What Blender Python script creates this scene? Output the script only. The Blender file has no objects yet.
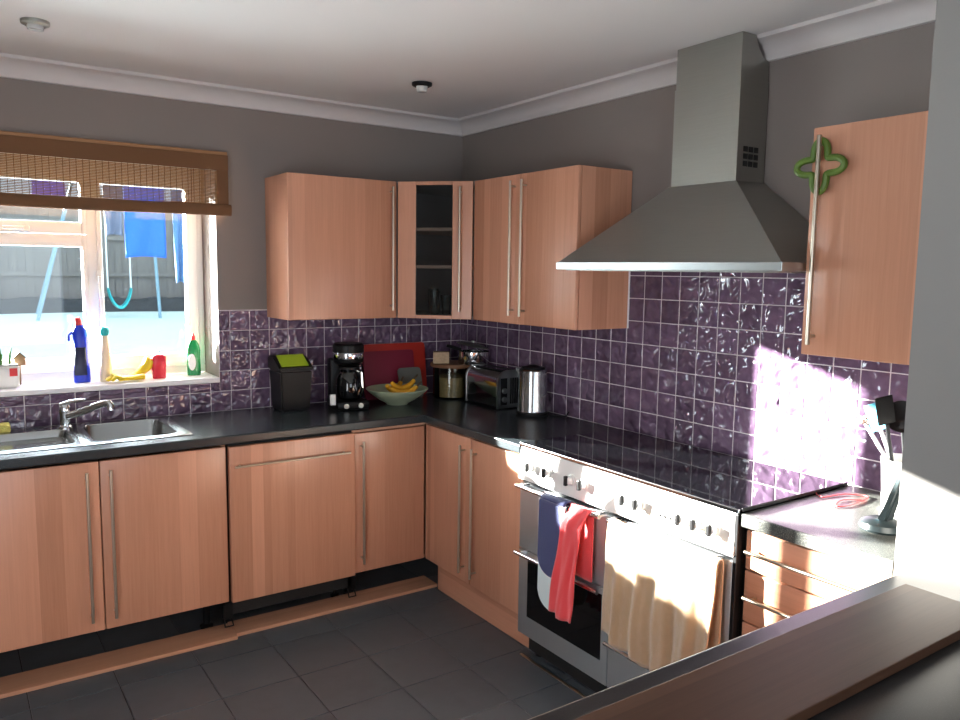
import bpy, bmesh, math, random
from mathutils import Vector, Matrix, noise
random.seed(7)
S = bpy.context.scene
COL = S.collection

# ------------------------------------------------------------------ camera
ZW = 0.91                                   # worktop height
CAM = Vector((-2.54121, -3.91111, 0.70995 + ZW))
YAW, PITCH, ROLL, FPX = math.radians(55.5366), math.radians(-6.4538), math.radians(0.77585), 783.457
_f = Vector((math.cos(YAW)*math.cos(PITCH), math.sin(YAW)*math.cos(PITCH), math.sin(PITCH)))
_r0 = Vector((math.sin(YAW), -math.cos(YAW), 0)); _u0 = _r0.cross(_f)
_r = _r0*math.cos(ROLL) + _u0*math.sin(ROLL); _u = _u0*math.cos(ROLL) - _r0*math.sin(ROLL)
cam = bpy.data.cameras.new('camera'); camo = bpy.data.objects.new('camera', cam); COL.objects.link(camo)
cam.sensor_width = 36; cam.lens = FPX/960*36; cam.clip_start = 0.02; cam.clip_end = 300
M = Matrix((_r, _u, -_f)).transposed().to_4x4(); M.translation = CAM; camo.matrix_world = M
S.camera = camo
def at(px, py, ax, val):                    # photo pixel + the plane the thing touches -> point
    d = _f + _r*((px-480)/FPX) - _u*((py-360)/FPX); i = 'xyz'.index(ax)
    return CAM + d*((val-CAM[i])/d[i])

# ------------------------------------------------------------------ light
w = bpy.data.worlds.new('world'); S.world = w; w.use_nodes = True
bg = w.node_tree.nodes['Background']; bg.inputs[0].default_value = (0.70, 0.85, 1.0, 1); bg.inputs[1].default_value = 2.3
sl = bpy.data.lights.new('sun', 'SUN'); sl.energy = 150; sl.angle = 0.012; sl.color = (1.0, 0.965, 0.925)
so = bpy.data.objects.new('sun', sl); COL.objects.link(so)
SUN = Vector((1.0, -1.462, -0.373)).normalized()
so.rotation_euler = SUN.to_track_quat('-Z', 'Y').to_euler(); so.location = (-8, 10, 6)
def area(name, loc, rot, sx, sy, e, c=(1, 1, 1)):
    l = bpy.data.lights.new(name, 'AREA'); l.shape = 'RECTANGLE'; l.size = sx; l.size_y = sy; l.energy = e; l.color = c
    o = bpy.data.objects.new(name, l); COL.objects.link(o); o.location = loc; o.rotation_euler = rot
area('rear_fill', (-2.3, -6.30, 1.15), (math.radians(90), 0, 0), 1.9, 2.0, 26, (0.92, 0.97, 1.0))  # unseen fill lamp added behind the camera to brighten the room
area('side_fill', (-3.72, -3.45, 0.92), (math.radians(90), 0, math.radians(-90)), 1.05, 1.6, 32, (0.92, 0.95, 1.0))  # unseen fill lamp added on the left to lift the low fronts
area('window_fill', (-2.2, 0.45, 1.60), (math.radians(90), 0, math.radians(180)), 1.4, 0.95, 85, (0.82, 0.91, 1.0))  # extra fill lamp added outside the window, on top of the sky light
S.view_settings.view_transform = 'Standard'; S.view_settings.look = 'None'
S.view_settings.exposure = 0.0; S.view_settings.gamma = 1.0; S.view_settings.use_curve_mapping = False

# ------------------------------------------------------------------ materials
def C(r, g, b):
    f = lambda v: ((v/255+0.055)/1.055)**2.4 if v > 10 else v/255/12.92
    return (f(r), f(g), f(b), 1)
def newmat(name):
    m = bpy.data.materials.new(name); m.use_nodes = True
    nt = m.node_tree; return m, nt, nt.nodes['Principled BSDF']
def N(nt, t, **kw):
    n = nt.nodes.new(t)
    for k, v in kw.items():
        if k in n.inputs: n.inputs[k].default_value = v
        else: setattr(n, k, v)
    return n
def L(nt, a, ao, b, bi): nt.links.new(a.outputs[ao], b.inputs[bi])
def mat(name, col, rough=0.5, metal=0.0, spec=0.5, var=0.0, vscale=30, bump=0.0, bscale=200, stretch=(1, 1, 1), coat=0, sheen=0):
    m, nt, p = newmat(name)
    p.inputs['Base Color'].default_value = col; p.inputs['Roughness'].default_value = rough
    p.inputs['Metallic'].default_value = metal; p.inputs['Specular IOR Level'].default_value = spec
    p.inputs['Coat Weight'].default_value = coat; p.inputs['Sheen Weight'].default_value = sheen
    if var or bump:
        tc = N(nt, 'ShaderNodeTexCoord'); mp = N(nt, 'ShaderNodeMapping'); mp.inputs['Scale'].default_value = stretch
        L(nt, tc, 'Object', mp, 'Vector')
    if var:
        n = N(nt, 'ShaderNodeTexNoise', Scale=vscale, Detail=4.0); L(nt, mp, 0, n, 'Vector')
        mx = N(nt, 'ShaderNodeMix', data_type='RGBA')
        mx.inputs[6].default_value = tuple(c*(1-var) for c in col[:3])+(1,)
        mx.inputs[7].default_value = tuple(min(1, c*(1+var)) for c in col[:3])+(1,)
        L(nt, n, 'Fac', mx, 0); nt.links.new(mx.outputs[2], p.inputs['Base Color'])
    if bump:
        n = N(nt, 'ShaderNodeTexNoise', Scale=bscale, Detail=3.0); L(nt, mp, 0, n, 'Vector')
        b = N(nt, 'ShaderNodeBump', Strength=bump, Distance=0.01); L(nt, n, 'Fac', b, 'Height'); L(nt, b, 0, p, 'Normal')
    return m
def wood(name, base, vertical=True, band=0.085, rough=0.27, contrast=0.20, axis='z'):
    """veneer: strips of slightly different tone with fine grain along one axis"""
    m, nt, p = newmat(name); p.inputs['Roughness'].default_value = rough
    tc = N(nt, 'ShaderNodeTexCoord'); oi = N(nt, 'ShaderNodeObjectInfo')
    sep = N(nt, 'ShaderNodeSeparateXYZ'); L(nt, tc, 'Object', sep, 0)
    add = N(nt, 'ShaderNodeMath', operation='ADD')
    if axis == 'z': L(nt, sep, 0, add, 0); L(nt, sep, 1, add, 1)
    elif axis == 'x': L(nt, sep, 1, add, 0); L(nt, sep, 2, add, 1)
    else: L(nt, sep, 0, add, 0); L(nt, sep, 2, add, 1)
    mul = N(nt, 'ShaderNodeMath', operation='MULTIPLY'); mul.inputs[1].default_value = 37.0; L(nt, oi, 'Random', mul, 0)
    s = N(nt, 'ShaderNodeMath', operation='MULTIPLY'); s.inputs[1].default_value = 1/band; L(nt, add, 0, s, 0)
    s2 = N(nt, 'ShaderNodeMath', operation='ADD'); L(nt, s, 0, s2, 0); L(nt, mul, 0, s2, 1)
    wob = N(nt, 'ShaderNodeTexNoise', noise_dimensions='1D', Scale=0.7, Detail=1.0); L(nt, s2, 0, wob, 'W')
    s3 = N(nt, 'ShaderNodeMath', operation='MULTIPLY_ADD'); s3.inputs[1].default_value = 2.2; L(nt, wob, 'Fac', s3, 0); L(nt, s2, 0, s3, 2)
    fl = N(nt, 'ShaderNodeMath', operation='FLOOR'); L(nt, s3, 0, fl, 0)
    wn = N(nt, 'ShaderNodeTexWhiteNoise', noise_dimensions='1D'); L(nt, fl, 0, wn, 'W')
    mp = N(nt, 'ShaderNodeMapping')
    mp.inputs['Scale'].default_value = {'z': (60, 60, 2.2), 'x': (2.2, 60, 60), 'y': (60, 2.2, 60)}[axis]
    off = N(nt, 'ShaderNodeCombineXYZ'); L(nt, mul, 0, off, 0); L(nt, fl, 0, off, 1)
    L(nt, tc, 'Object', mp, 'Vector'); L(nt, off, 0, mp, 'Location')
    gn = N(nt, 'ShaderNodeTexNoise', Scale=1.6, Detail=5.0, Roughness=0.65, Distortion=0.4); L(nt, mp, 0, gn, 'Vector')
    mix = N(nt, 'ShaderNodeMath', operation='MULTIPLY_ADD'); mix.inputs[1].default_value = 0.55; L(nt, wn, 'Value', mix, 0)
    g2 = N(nt, 'ShaderNodeMath', operation='MULTIPLY'); g2.inputs[1].default_value = 0.6; L(nt, gn, 'Fac', g2, 0); L(nt, g2, 0, mix, 2)
    cr = N(nt, 'ShaderNodeValToRGB'); L(nt, mix, 0, cr, 0)
    d = tuple(c*(1-contrast*(1.0+0.25*i)) for i, c in enumerate(base[:3]))+(1,); l = tuple(min(1, c*(1+contrast*0.8)) for c in base[:3])+(1,)
    cr.color_ramp.elements[0].position = 0.15; cr.color_ramp.elements[0].color = d
    cr.color_ramp.elements[1].position = 0.9; cr.color_ramp.elements[1].color = l
    L(nt, cr, 0, p, 'Base Color')
    b = N(nt, 'ShaderNodeBump', Strength=0.06, Distance=0.004); L(nt, gn, 'Fac', b, 'Height'); L(nt, b, 0, p, 'Normal')
    return m
def tilemat(name, col, rough, var, bump, bscale, detail=1.0, spec=0.5, distort=0.0, dist=0.017):
    m, nt, p = newmat(name); p.inputs['Roughness'].default_value = rough; p.inputs['Specular IOR Level'].default_value = spec
    tc = N(nt, 'ShaderNodeTexCoord'); oi = N(nt, 'ShaderNodeObjectInfo')
    mul = N(nt, 'ShaderNodeMath', operation='MULTIPLY'); mul.inputs[1].default_value = 91.0; L(nt, oi, 'Random', mul, 0)
    off = N(nt, 'ShaderNodeCombineXYZ'); L(nt, mul, 0, off, 0); L(nt, mul, 0, off, 2)
    mp = N(nt, 'ShaderNodeMapping'); L(nt, tc, 'Object', mp, 'Vector'); L(nt, off, 0, mp, 'Location')
    n = N(nt, 'ShaderNodeTexNoise', Scale=bscale, Detail=detail, Distortion=distort); L(nt, mp, 0, n, 'Vector')
    n2 = N(nt, 'ShaderNodeTexNoise', Scale=bscale*1.4, Detail=4.0); L(nt, mp, 0, n2, 'Vector')
    a = N(nt, 'ShaderNodeMath', operation='MULTIPLY_ADD'); a.inputs[1].default_value = 0.5; L(nt, oi, 'Random', a, 0); L(nt, n2, 'Fac', a, 2)
    cr = N(nt, 'ShaderNodeValToRGB'); L(nt, a, 0, cr, 0)
    cr.color_ramp.elements[0].position = 0.3; cr.color_ramp.elements[0].color = tuple(c*(1-var) for c in col[:3])+(1,)
    cr.color_ramp.elements[1].position = 1.0; cr.color_ramp.elements[1].color = tuple(c*(1+var) for c in col[:3])+(1,)
    L(nt, cr, 0, p, 'Base Color')
    b = N(nt, 'ShaderNodeBump', Strength=bump, Distance=dist); L(nt, n, 'Fac', b, 'Height'); L(nt, b, 0, p, 'Normal')
    return m
def worktopmat(name, col, speck, rough):
    m, nt, p = newmat(name); p.inputs['Roughness'].default_value = rough
    tc = N(nt, 'ShaderNodeTexCoord'); v = N(nt, 'ShaderNodeTexNoise', Scale=420.0, Detail=2.0); L(nt, tc, 'Object', v, 'Vector')
    cr = N(nt, 'ShaderNodeValToRGB'); L(nt, v, 'Fac', cr, 0)
    cr.color_ramp.elements[0].position = 0.52; cr.color_ramp.elements[0].color = col
    cr.color_ramp.elements[1].position = 0.72; cr.color_ramp.elements[1].color = speck
    L(nt, cr, 0, p, 'Base Color')
    b = N(nt, 'ShaderNodeBump', Strength=0.04, Distance=0.002); L(nt, v, 'Fac', b, 'Height'); L(nt, b, 0, p, 'Normal')
    return m
def thinglass(name, tint=(0.96, 0.98, 0.97), refl=0.08, rough=0.0):
    m = bpy.data.materials.new(name); m.use_nodes = True; nt = m.node_tree; nt.nodes.clear()
    o = N(nt, 'ShaderNodeOutputMaterial'); t = N(nt, 'ShaderNodeBsdfTransparent'); t.inputs[0].default_value = (*tint, 1)
    g = N(nt, 'ShaderNodeBsdfGlossy'); g.inputs['Roughness'].default_value = rough
    fr = N(nt, 'ShaderNodeFresnel', IOR=1.45); mx = N(nt, 'ShaderNodeMixShader')
    L(nt, fr, 0, mx, 0); L(nt, t, 0, mx, 1); L(nt, g, 0, mx, 2); L(nt, mx, 0, o, 0)
    return m
X = {}
X['paint'] = mat('wall_paint', C(132, 123, 118), 0.85, bump=0.05, bscale=180)
X['paint_pier'] = mat('pier_paint', C(134, 130, 126), 0.8, bump=0.05, bscale=180)
X['ceiling'] = mat('ceiling_paint', C(226, 222, 220), 0.9, var=0.02, vscale=3)
X['coving'] = mat('coving_paint', C(206, 200, 198), 0.7)
X['grout'] = mat('grout', C(206, 196, 202), 0.8)
X['tile'] = tilemat('purple_glazed_tile', C(96, 76, 98), 0.08, 0.28, 0.9, 24, 0.0, 0.7, 0.5)
X['slate'] = tilemat('slate_floor_tile', C(80, 87, 93), 0.32, 0.14, 0.05, 9, 5.0, 0.4)
X['floorgrout'] = mat('floor_grout', C(52, 52, 53), 0.8)
X['wood'] = wood('beech_veneer', C(197, 143, 116))
X['woodx'] = wood('beech_veneer_horizontal', C(197, 143, 116), axis='x')
X['woody'] = wood('beech_veneer_drawer', C(197, 143, 116), axis='y')
X['plank'] = wood('oak_plinth_board', C(190, 144, 116), axis='x', rough=0.5, contrast=0.22, band=0.2)
X['walnut'] = wood('walnut_board', C(88, 60, 43), axis='x', band=0.09, rough=0.5, contrast=0.35)
X['carcass'] = mat('carcass_board', C(196, 150, 122), 0.5)
X['nickel'] = mat('satin_nickel', C(196, 184, 166), 0.28, 1.0)
X['chrome'] = mat('chrome', C(225, 225, 228), 0.08, 1.0)
X['kettle'] = mat('polished_steel', C(170, 172, 174), 0.16, 1.0)
X['steel'] = mat('brushed_steel', C(178, 182, 182), 0.30, 1.0, bump=0.04, bscale=60, stretch=(1, 1, 40))
X['hoodsteel'] = mat('hood_steel', C(168, 169, 163), 0.36, 1.0, var=0.06, vscale=9, bump=0.03, bscale=40, stretch=(1, 1, 30))
X['sinksteel'] = mat('sink_steel', C(176, 180, 180), 0.24, 1.0)
X['cooksteel'] = mat('cooker_steel', C(196, 200, 202), 0.32, 0.75)
X['panelsteel'] = mat('control_panel_white', C(228, 226, 222), 0.25, 0.15)
X['worktop'] = worktopmat('dark_laminate', C(38, 44, 47), C(70, 78, 82), 0.26)
X['worktop2'] = worktopmat('speckled_laminate', C(58, 60, 58), C(150, 148, 140), 0.30)
X['bar'] = worktopmat('black_laminate', C(32, 32, 33), C(52, 52, 53), 0.38)
X['black'] = mat('black_plastic', C(15, 15, 17), 0.42, spec=0.25)
X['blackmatt'] = mat('black_matt', C(20, 20, 20), 0.7)
X['blackglass'] = mat('black_glass', C(8, 9, 11), 0.04, spec=0.6)
X['upvc'] = mat('white_upvc', C(244, 243, 240), 0.35)
X['sill'] = mat('white_sill', C(240, 238, 240), 0.3)
X['white'] = mat('white_plastic', C(238, 238, 234), 0.4)
X['glass'] = thinglass('window_glass')
X['cabglass'] = thinglass('cabinet_glass', (0.72, 0.76, 0.78))
X['jarglass'] = thinglass('jar_glass', (0.80, 0.82, 0.76))
X['cabinside'] = mat('cabinet_inside', C(150, 142, 138), 0.6)
X['bamboo'] = mat('bamboo_reed', C(146, 106, 66), 0.6, var=0.35, vscale=60)
X['blindfab'] = mat('blind_border_cloth', C(108, 74, 46), 0.85, bump=0.2, bscale=500)
X['blindrail'] = mat('blind_rail_wood', C(150, 108, 70), 0.6)
X['lime'] = mat('lime_plastic', C(166, 196, 50), 0.4)
X['green'] = mat('green_silicone', C(84, 110, 34), 0.5)
X['redboard'] = mat('red_board', C(168, 38, 24), 0.45)
X['wineboard'] = mat('wine_red_board', C(116, 16, 44), 0.45)
X['greyboard'] = mat('grey_tray', C(92, 94, 88), 0.4)
X['bowl'] = mat('pale_green_ceramic', C(172, 184, 154), 0.3)
X['banana'] = mat('banana_skin', C(230, 168, 40), 0.5, var=0.25, vscale=25)
X['bananatip'] = mat('banana_tip', C(70, 52, 26), 0.6)
X['lidwood'] = mat('lid_wood', C(120, 84, 58), 0.5)
X['boxcard'] = mat('printed_card', C(176, 150, 118), 0.6, var=0.4, vscale=70)
X['navy'] = mat('navy_cloth', C(38, 46, 96), 0.9, bump=0.4, bscale=300, sheen=0.3)
X['pale'] = mat('pale_grey_cloth', C(206, 218, 218), 0.9, bump=0.3, bscale=300, sheen=0.2)
X['coral'] = mat('coral_red_cloth', C(226, 66, 70), 0.9, bump=0.3, bscale=400, sheen=0.3)
X['towel'] = mat('beige_terry', C(196, 158, 116), 0.95, bump=0.8, bscale=420, var=0.12, vscale=60, sheen=0.5)
X['towelwhite'] = mat('white_piping', C(230, 226, 226), 0.9)
X['blueb'] = mat('blue_bottle', C(20, 50, 190), 0.3)
X['label'] = mat('dark_label', C(30, 36, 70), 0.4)
X['redcap'] = mat('red_cap', C(214, 40, 44), 0.35)
X['teal'] = mat('teal_plastic', C(30, 186, 190), 0.35)
X['cream'] = mat('cream_bottle', C(232, 212, 186), 0.35)
X['yellow'] = mat('yellow_rubber', C(232, 200, 30), 0.45)
X['redsoap'] = mat('red_soap', C(220, 40, 60), 0.25)
X['greensoap'] = mat('green_soap', C(20, 130, 70), 0.2)
X['sponge'] = mat('yellow_sponge', C(214, 200, 110), 0.9, bump=0.6, bscale=180)
X['plant'] = mat('plant_green', C(60, 120, 40), 0.5)
X['birdhouse'] = mat('ornament_wood', C(150, 116, 84), 0.7)
X['roofgrey'] = mat('ornament_roof', C(96, 84, 76), 0.7)
X['cable'] = mat('red_cable', C(200, 60, 60), 0.5)
X['phone'] = mat('phone_dark', C(46, 56, 58), 0.3)
X['brush'] = mat('brush_bristle', C(150, 130, 120), 0.9)
X['bluebrush'] = mat('blue_silicone', C(80, 176, 200), 0.35)
X['fence'] = mat('fence_wood', C(124, 120, 116), 0.9, var=0.25, vscale=4, stretch=(6, 1, 0.6))
X['hedge'] = mat('dark_border_soil', C(58, 60, 62), 0.95, var=0.5, vscale=9)
X['lawn'] = mat('frosty_lawn', C(206, 222, 214), 0.95, var=0.10, vscale=1.2, bump=0.4, bscale=30)
X['polemetal'] = mat('pale_blue_pole', C(126, 160, 176), 0.5)
X['shirt'] = mat('bright_blue_cloth', C(30, 96, 220), 0.8)
X['jeans'] = mat('denim_cloth', C(70, 110, 160), 0.85)
X['purple'] = mat('violet_cloth', C(96, 84, 190), 0.85)
X['darkcloth'] = mat('slate_blue_cloth', C(92, 104, 130), 0.85)
X['rope'] = mat('white_rope', C(226, 228, 226), 0.8)
X['lamp'] = mat('lamp_glass', C(200, 200, 198), 0.2)
X['display'] = mat('clock_display', C(150, 170, 210), 0.2)

# ------------------------------------------------------------------ mesh helpers
def nb(): return bmesh.new()
def box(bm, x0, x1, y0, y1, z0, z1, bev=0.0, seg=2, pred=None):
    r = bmesh.ops.create_cube(bm, size=1.0); vs = r['verts']
    x0, x1 = min(x0, x1), max(x0, x1); y0, y1 = min(y0, y1), max(y0, y1); z0, z1 = min(z0, z1), max(z0, z1)
    for v in vs:
        v.co = Vector((x0+(v.co.x+.5)*(x1-x0), y0+(v.co.y+.5)*(y1-y0), z0+(v.co.z+.5)*(z1-z0)))
    if bev:
        es = {e for v in vs for e in v.link_edges}
        if pred: es = {e for e in es if pred((e.verts[0].co+e.verts[1].co)/2)}
        bmesh.ops.bevel(bm, geom=list(es), offset=bev, segments=seg, affect='EDGES', profile=0.5)
    return bm
def loft(bm, loops, cap0=True, cap1=True):
    vl = [[bm.verts.new(p) for p in lp] for lp in loops]; n = len(vl[0])
    for a, b in zip(vl, vl[1:]):
        for i in range(n): bm.faces.new((a[i], a[(i+1) % n], b[(i+1) % n], b[i]))
    if cap0: bm.faces.new(vl[0][::-1])
    if cap1: bm.faces.new(vl[-1])
    return bm
def tube(bm, pts, r, n=10, closed=False, flat=1.0):
    pts = [Vector(p) for p in pts]; k = len(pts)
    rs = r if isinstance(r, (list, tuple)) else [r]*k
    loops = []; up = None
    for i, p in enumerate(pts):
        if closed: t = (pts[(i+1) % k]-pts[i-1]).normalized()
        else: t = (pts[min(i+1, k-1)]-pts[max(i-1, 0)]).normalized()
        if up is None:
            up = Vector((0, 0, 1)) if abs(t.z) < 0.9 else Vector((1, 0, 0))
        up = (up-t*up.dot(t)).normalized(); s = t.cross(up)
        loops.append([p+(s*math.cos(a)+up*math.sin(a)*flat)*rs[i] for a in [2*math.pi*j/n for j in range(n)]])
    if closed: loops.append(loops[0]); loft(bm, loops, False, False); bmesh.ops.remove_doubles(bm, verts=bm.verts, dist=1e-6)
    else: loft(bm, loops)
    return bm
def lathe(bm, prof, c=(0, 0, 0), n=28, cap0=True, cap1=True):
    return loft(bm, [[(c[0]+r*math.cos(2*math.pi*j/n), c[1]+r*math.sin(2*math.pi*j/n), c[2]+z) for j in range(n)] for r, z in prof], cap0, cap1)
def prism(bm, poly, axis, a, b):
    def P(u, v, t): return {'x': (t, u, v), 'y': (u, t, v), 'z': (u, v, t)}[axis]
    return loft(bm, [[P(u, v, a) for u, v in poly], [P(u, v, b) for u, v in poly]])
def rrect(x0, x1, y0, y1, z, r, n=5):
    out = []
    for cx, cy, a0 in ((x1-r, y1-r, 0), (x0+r, y1-r, 90), (x0+r, y0+r, 180), (x1-r, y0+r, 270)):
        for i in range(n+1):
            a = math.radians(a0+90*i/n); out.append((cx+r*math.cos(a), cy+r*math.sin(a), z))
    return out
def surf(bm, fn, nu, nv):
    g = [[bm.verts.new(fn(i/nu, j/nv)) for j in range(nv+1)] for i in range(nu+1)]
    for i in range(nu):
        for j in range(nv): bm.faces.new((g[i][j], g[i+1][j], g[i+1][j+1], g[i][j+1]))
    return bm
def props(o, label=None, cat=None, group=None, kind=None):
    if label: o['label'] = label
    if cat: o['category'] = cat
    if group: o['group'] = group
    if kind: o['kind'] = kind
    return o
def obj(name, bm, m, parent=None, smooth=False, world=True, solid=0, sub=0):
    """link a mesh; coordinates are world coordinates unless world=False (then local to the parent)"""
    bmesh.ops.recalc_face_normals(bm, faces=bm.faces)
    me = bpy.data.meshes.new(name); bm.to_mesh(me); bm.free()
    o = bpy.data.objects.new(name, me); COL.objects.link(o)
    if m is not None: me.materials.append(X[m] if isinstance(m, str) else m)
    if parent is not None:
        o.parent = parent
        if world: me.transform(wm(parent).inverted())
    if smooth:
        me.polygons.foreach_set('use_smooth', [True]*len(me.polygons))
        me.set_sharp_from_angle(angle=math.radians(38))
    if solid: md = o.modifiers.new('thickness', 'SOLIDIFY'); md.thickness = solid; md.offset = 0
    if sub: md = o.modifiers.new('smooth', 'SUBSURF'); md.levels = sub; md.render_levels = sub
    return o
def wm(o):
    m = o.matrix_basis.copy()
    return wm(o.parent) @ m if o.parent else m
def thing(name, label, cat, loc=(0, 0, 0), rz=0, group=None):
    o = bpy.data.objects.new(name, None); COL.objects.link(o); o.empty_display_size = 0.05
    o.location = loc; o.rotation_euler = (0, 0, rz); props(o, label, cat, group)
    o.matrix_basis = Matrix.Translation(Vector(loc)) @ Matrix.Rotation(rz, 4, 'Z')
    return o
def dupmesh(src, name, parent, M):
    o = bpy.data.objects.new(name, src); COL.objects.link(o); o.parent = parent; o.matrix_basis = M; return o
def struct(name, bm, m, parent=None, label=None, **k):
    o = obj(name, bm, m, parent, **k)
    if parent is None: props(o, label, None, None, 'structure')
    return o

# ------------------------------------------------------------------ room shell
XL, YF, ZC = -3.7, -6.35, 2.475
WX0, WX1, WZ0, WZ1 = -3.05, -1.425, ZW+0.145, 2.12      # window opening
floor = struct('floor', box(nb(), XL, 0, YF, 0, -0.08, -0.006), 'floorgrout', label='dark slate tiled kitchen floor')
bm = nb()
box(bm, XL, WX0, 0, 0.36, 0, ZC); box(bm, WX1, 0.3, 0, 0.36, 0, ZC); box(bm, WX0, WX1, 0, 0.36, 0, WZ0); box(bm, WX0, WX1, 0, 0.36, WZ1, ZC)
wall_back = struct('wall_back', bm, 'paint', label='grey painted kitchen wall with the window')
wall_right = struct('wall_right', box(nb(), 0, 0.3, -2.936, 0, 0, ZC), 'paint', label='grey painted wall behind the cooker hood')
struct('wall_pier', box(nb(), -0.6, 0.3, YF, -2.936, 0, ZC), 'paint_pier', label='pale grey projecting wall beside the worktop')
bm = nb()   # left wall with an unseen opening added for the side fill lamp
box(bm, XL-0.2, XL, -2.9, 0.4, 0, ZC); box(bm, XL-0.2, XL, YF, -4.0, 0, ZC); box(bm, XL-0.2, XL, -4.0, -2.9, 2.08, ZC)
struct('wall_left', bm, 'paint', label='grey painted side wall')
bm = nb()  # unseen rear wall; its opening is added to let fill light in
box(bm, XL, -3.3, YF-0.2, YF, 0, ZC); box(bm, -1.3, 0.3, YF-0.2, YF, 0, ZC); box(bm, -3.3, -1.3, YF-0.2, YF, 2.18, ZC)
struct('wall_front', bm, 'paint', label='grey painted rear wall with an opening added for fill light')
struct('ceiling', box(nb(), XL, 0.3, YF, 0.3, ZC, ZC+0.1), 'ceiling', label='off-white plaster ceiling')
cov = [(0, ZC), (0, 2.395), (0.012, 2.397)]
for i in range(9):
    a = math.radians(90*i/8); cov.append((0.012+0.062*(1-math.cos(a)), 2.397+0.062*math.sin(a)))
cov += [(0.082, 2.462), (0.085, ZC)]
struct('trim_1', prism(nb(), [(-d, z) for d, z in cov], 'x', XL, 0), 'coving', label='white coving above the window wall', smooth=True)
bm = nb(); prism(bm, [(-d, z) for d, z in cov], 'y', -2.94, -0.0)
struct('trim_2', bm, 'coving', label='white coving above the hood wall', smooth=True)

# floor tiles, one by one
TS, TG = 0.304, 0.004
tm = bpy.data.meshes.new('floor_tile'); bm = nb(); box(bm, TG/2, TS-TG/2, TG/2, TS-TG/2, -0.006, 0, 0.0008, 1); bm.to_mesh(tm); bm.free(); tm.materials.append(X['slate'])
nx0 = -2.354
for i in range(-4, 8):
    for j in range(-11, 4):
        x = nx0+TS*i; y = -1.363+TS*j
        if x+TS < -3.2 or x > -0.05 or y > -0.02 or y < -4.6: continue
        sx = min(1, (-0.003-x)/TS); sy = min(1, (-0.003-y)/TS)
        if -0.62 < x and y < -3.2: continue
        dupmesh(tm, 'floor_tile', floor, Matrix.Translation((x, y, 0)) @ Matrix.Diagonal((sx, sy, 1, 1)))

# wall tiles
tv = []
for k in range(6):
    me = bpy.data.meshes.new('tile'); bm = nb(); n = 6
    cs = [0, 0.022, 0.34, 0.66, 0.978, 1.0]
    def fn(u, v):
        i, j = round(u*5), round(v*5); e = (i in (0, 5)) or (j in (0, 5))
        h = 0.0 if e else 0.0018+random.uniform(-0.0005, 0.0005)
        return (0.0019+cs[i]*0.0962, -h, 0.0019+cs[j]*0.0962)      # faces -y
    surf(bm, fn, 5, 5)
    bmesh.ops.recalc_face_normals(bm, faces=bm.faces)
    for f_ in bm.faces:
        if f_.normal.y > 0: f_.normal_flip()
    bm.to_mesh(me); bm.free(); me.materials.append(X['tile']); me.polygons.foreach_set('use_smooth', [True]*len(me.polygons)); me.set_sharp_from_angle(angle=math.radians(35)); tv.append(me)
ROT = Matrix.Rotation(math.radians(-90), 4, 'Z')
def puttile(wall, side, a, wd, z, h):
    """side 'b': left edge at x=a on the window wall; side 'r': far edge at y=a on the hood wall, running towards -y"""
    sc = Matrix.Diagonal((wd/0.1, 1, h/0.1, 1))
    if side == 'b': Mx = Matrix.Translation((a, -0.004, z)) @ sc
    else: Mx = Matrix.Translation((-0.004, a, z)) @ ROT @ sc
    dupmesh(random.choice(tv), 'tile', wall, Mx)
GL = 0.06992
SH = WZ0-ZW
obj('grout', box(box(nb(), -2.67, -0.004, -0.004, 0.0, ZW, WZ0), WX1, -0.004, -0.004, 0.0, WZ0, ZW+0.503), 'grout', wall_back)
for n in range(-1, 26):
    xr = -GL-0.1*n if n >= 0 else -0.004; xl = xr-0.1 if n >= 0 else -GL
    for row in range(5):
        z = ZW+0.1*row
        if row == 0 or xl >= WX1-1e-4: puttile(wall_back, 'b', xl, xr-xl, z, 0.1)
        elif xr > WX1:
            puttile(wall_back, 'b', WX1, xr-WX1, z, 0.1)
            if row == 1: puttile(wall_back, 'b', xl, WX1-xl, z, SH-0.1)
        elif row == 1: puttile(wall_back, 'b', xl, xr-xl, z, SH-0.1)
GR = 0.07979
obj('grout', box(box(nb(), -0.004, 0, -2.94, -0.004, ZW, ZW+0.503), -0.004, 0, -2.46, -1.385, ZW+0.503, ZW+0.84), 'grout', wall_right)
for n in range(-1, 29):
    yt = -GR-0.1*n if n >= 0 else -0.004; yb = yt-0.1 if n >= 0 else -GR
    yb = max(yb, -2.935)
    for row in range(8):
        if row >= 5 and not (yb > -2.47 and yt < -1.37): continue
        puttile(wall_right, 'r', yt, yt-yb, ZW+0.1*row, 0.1)
obj('sealant_bead', box(nb(), -0.012, -0.004, -1.3915, -1.3865, ZW+0.465, ZW+0.85), 'sill', wall_right)

# ------------------------------------------------------------------ window
WY = 0.24
zb = ZW+0.170
WXF = at(187, 300, 'y', WY).x; ML = at(84, 300, 'y', WY).x; MR = at(104, 300, 'y', WY).x
ZT0, ZT1 = at(0, 245, 'y', WY).z, at(0, 219, 'y', WY).z; ZP = at(150, 354, 'y', WY).z
win = struct('window_1', box(nb(), WX0, WX1, WY+0.005, WY+0.07, zb, zb+0.04, 0.004), 'upvc', label='white framed window above the sink')
def bar_(name, x0, x1, z0, z1, y0=WY+0.005, y1=WY+0.07, par=win, bev=0.005): return obj(name, box(nb(), x0, x1, y0, y1, z0, z1, bev), 'upvc', par, smooth=True)
bar_('window_frame', WX0, WX1, 2.06, WZ1); bar_('window_frame', WXF+0.055, WX1, zb+0.04, 2.06); bar_('window_frame', WX0, WX0+0.06, zb+0.04, 2.06)
MM = (ML+MR)/2
bar_('mullion', MM-0.022, MM+0.022, zb+0.04, 2.06)
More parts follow.
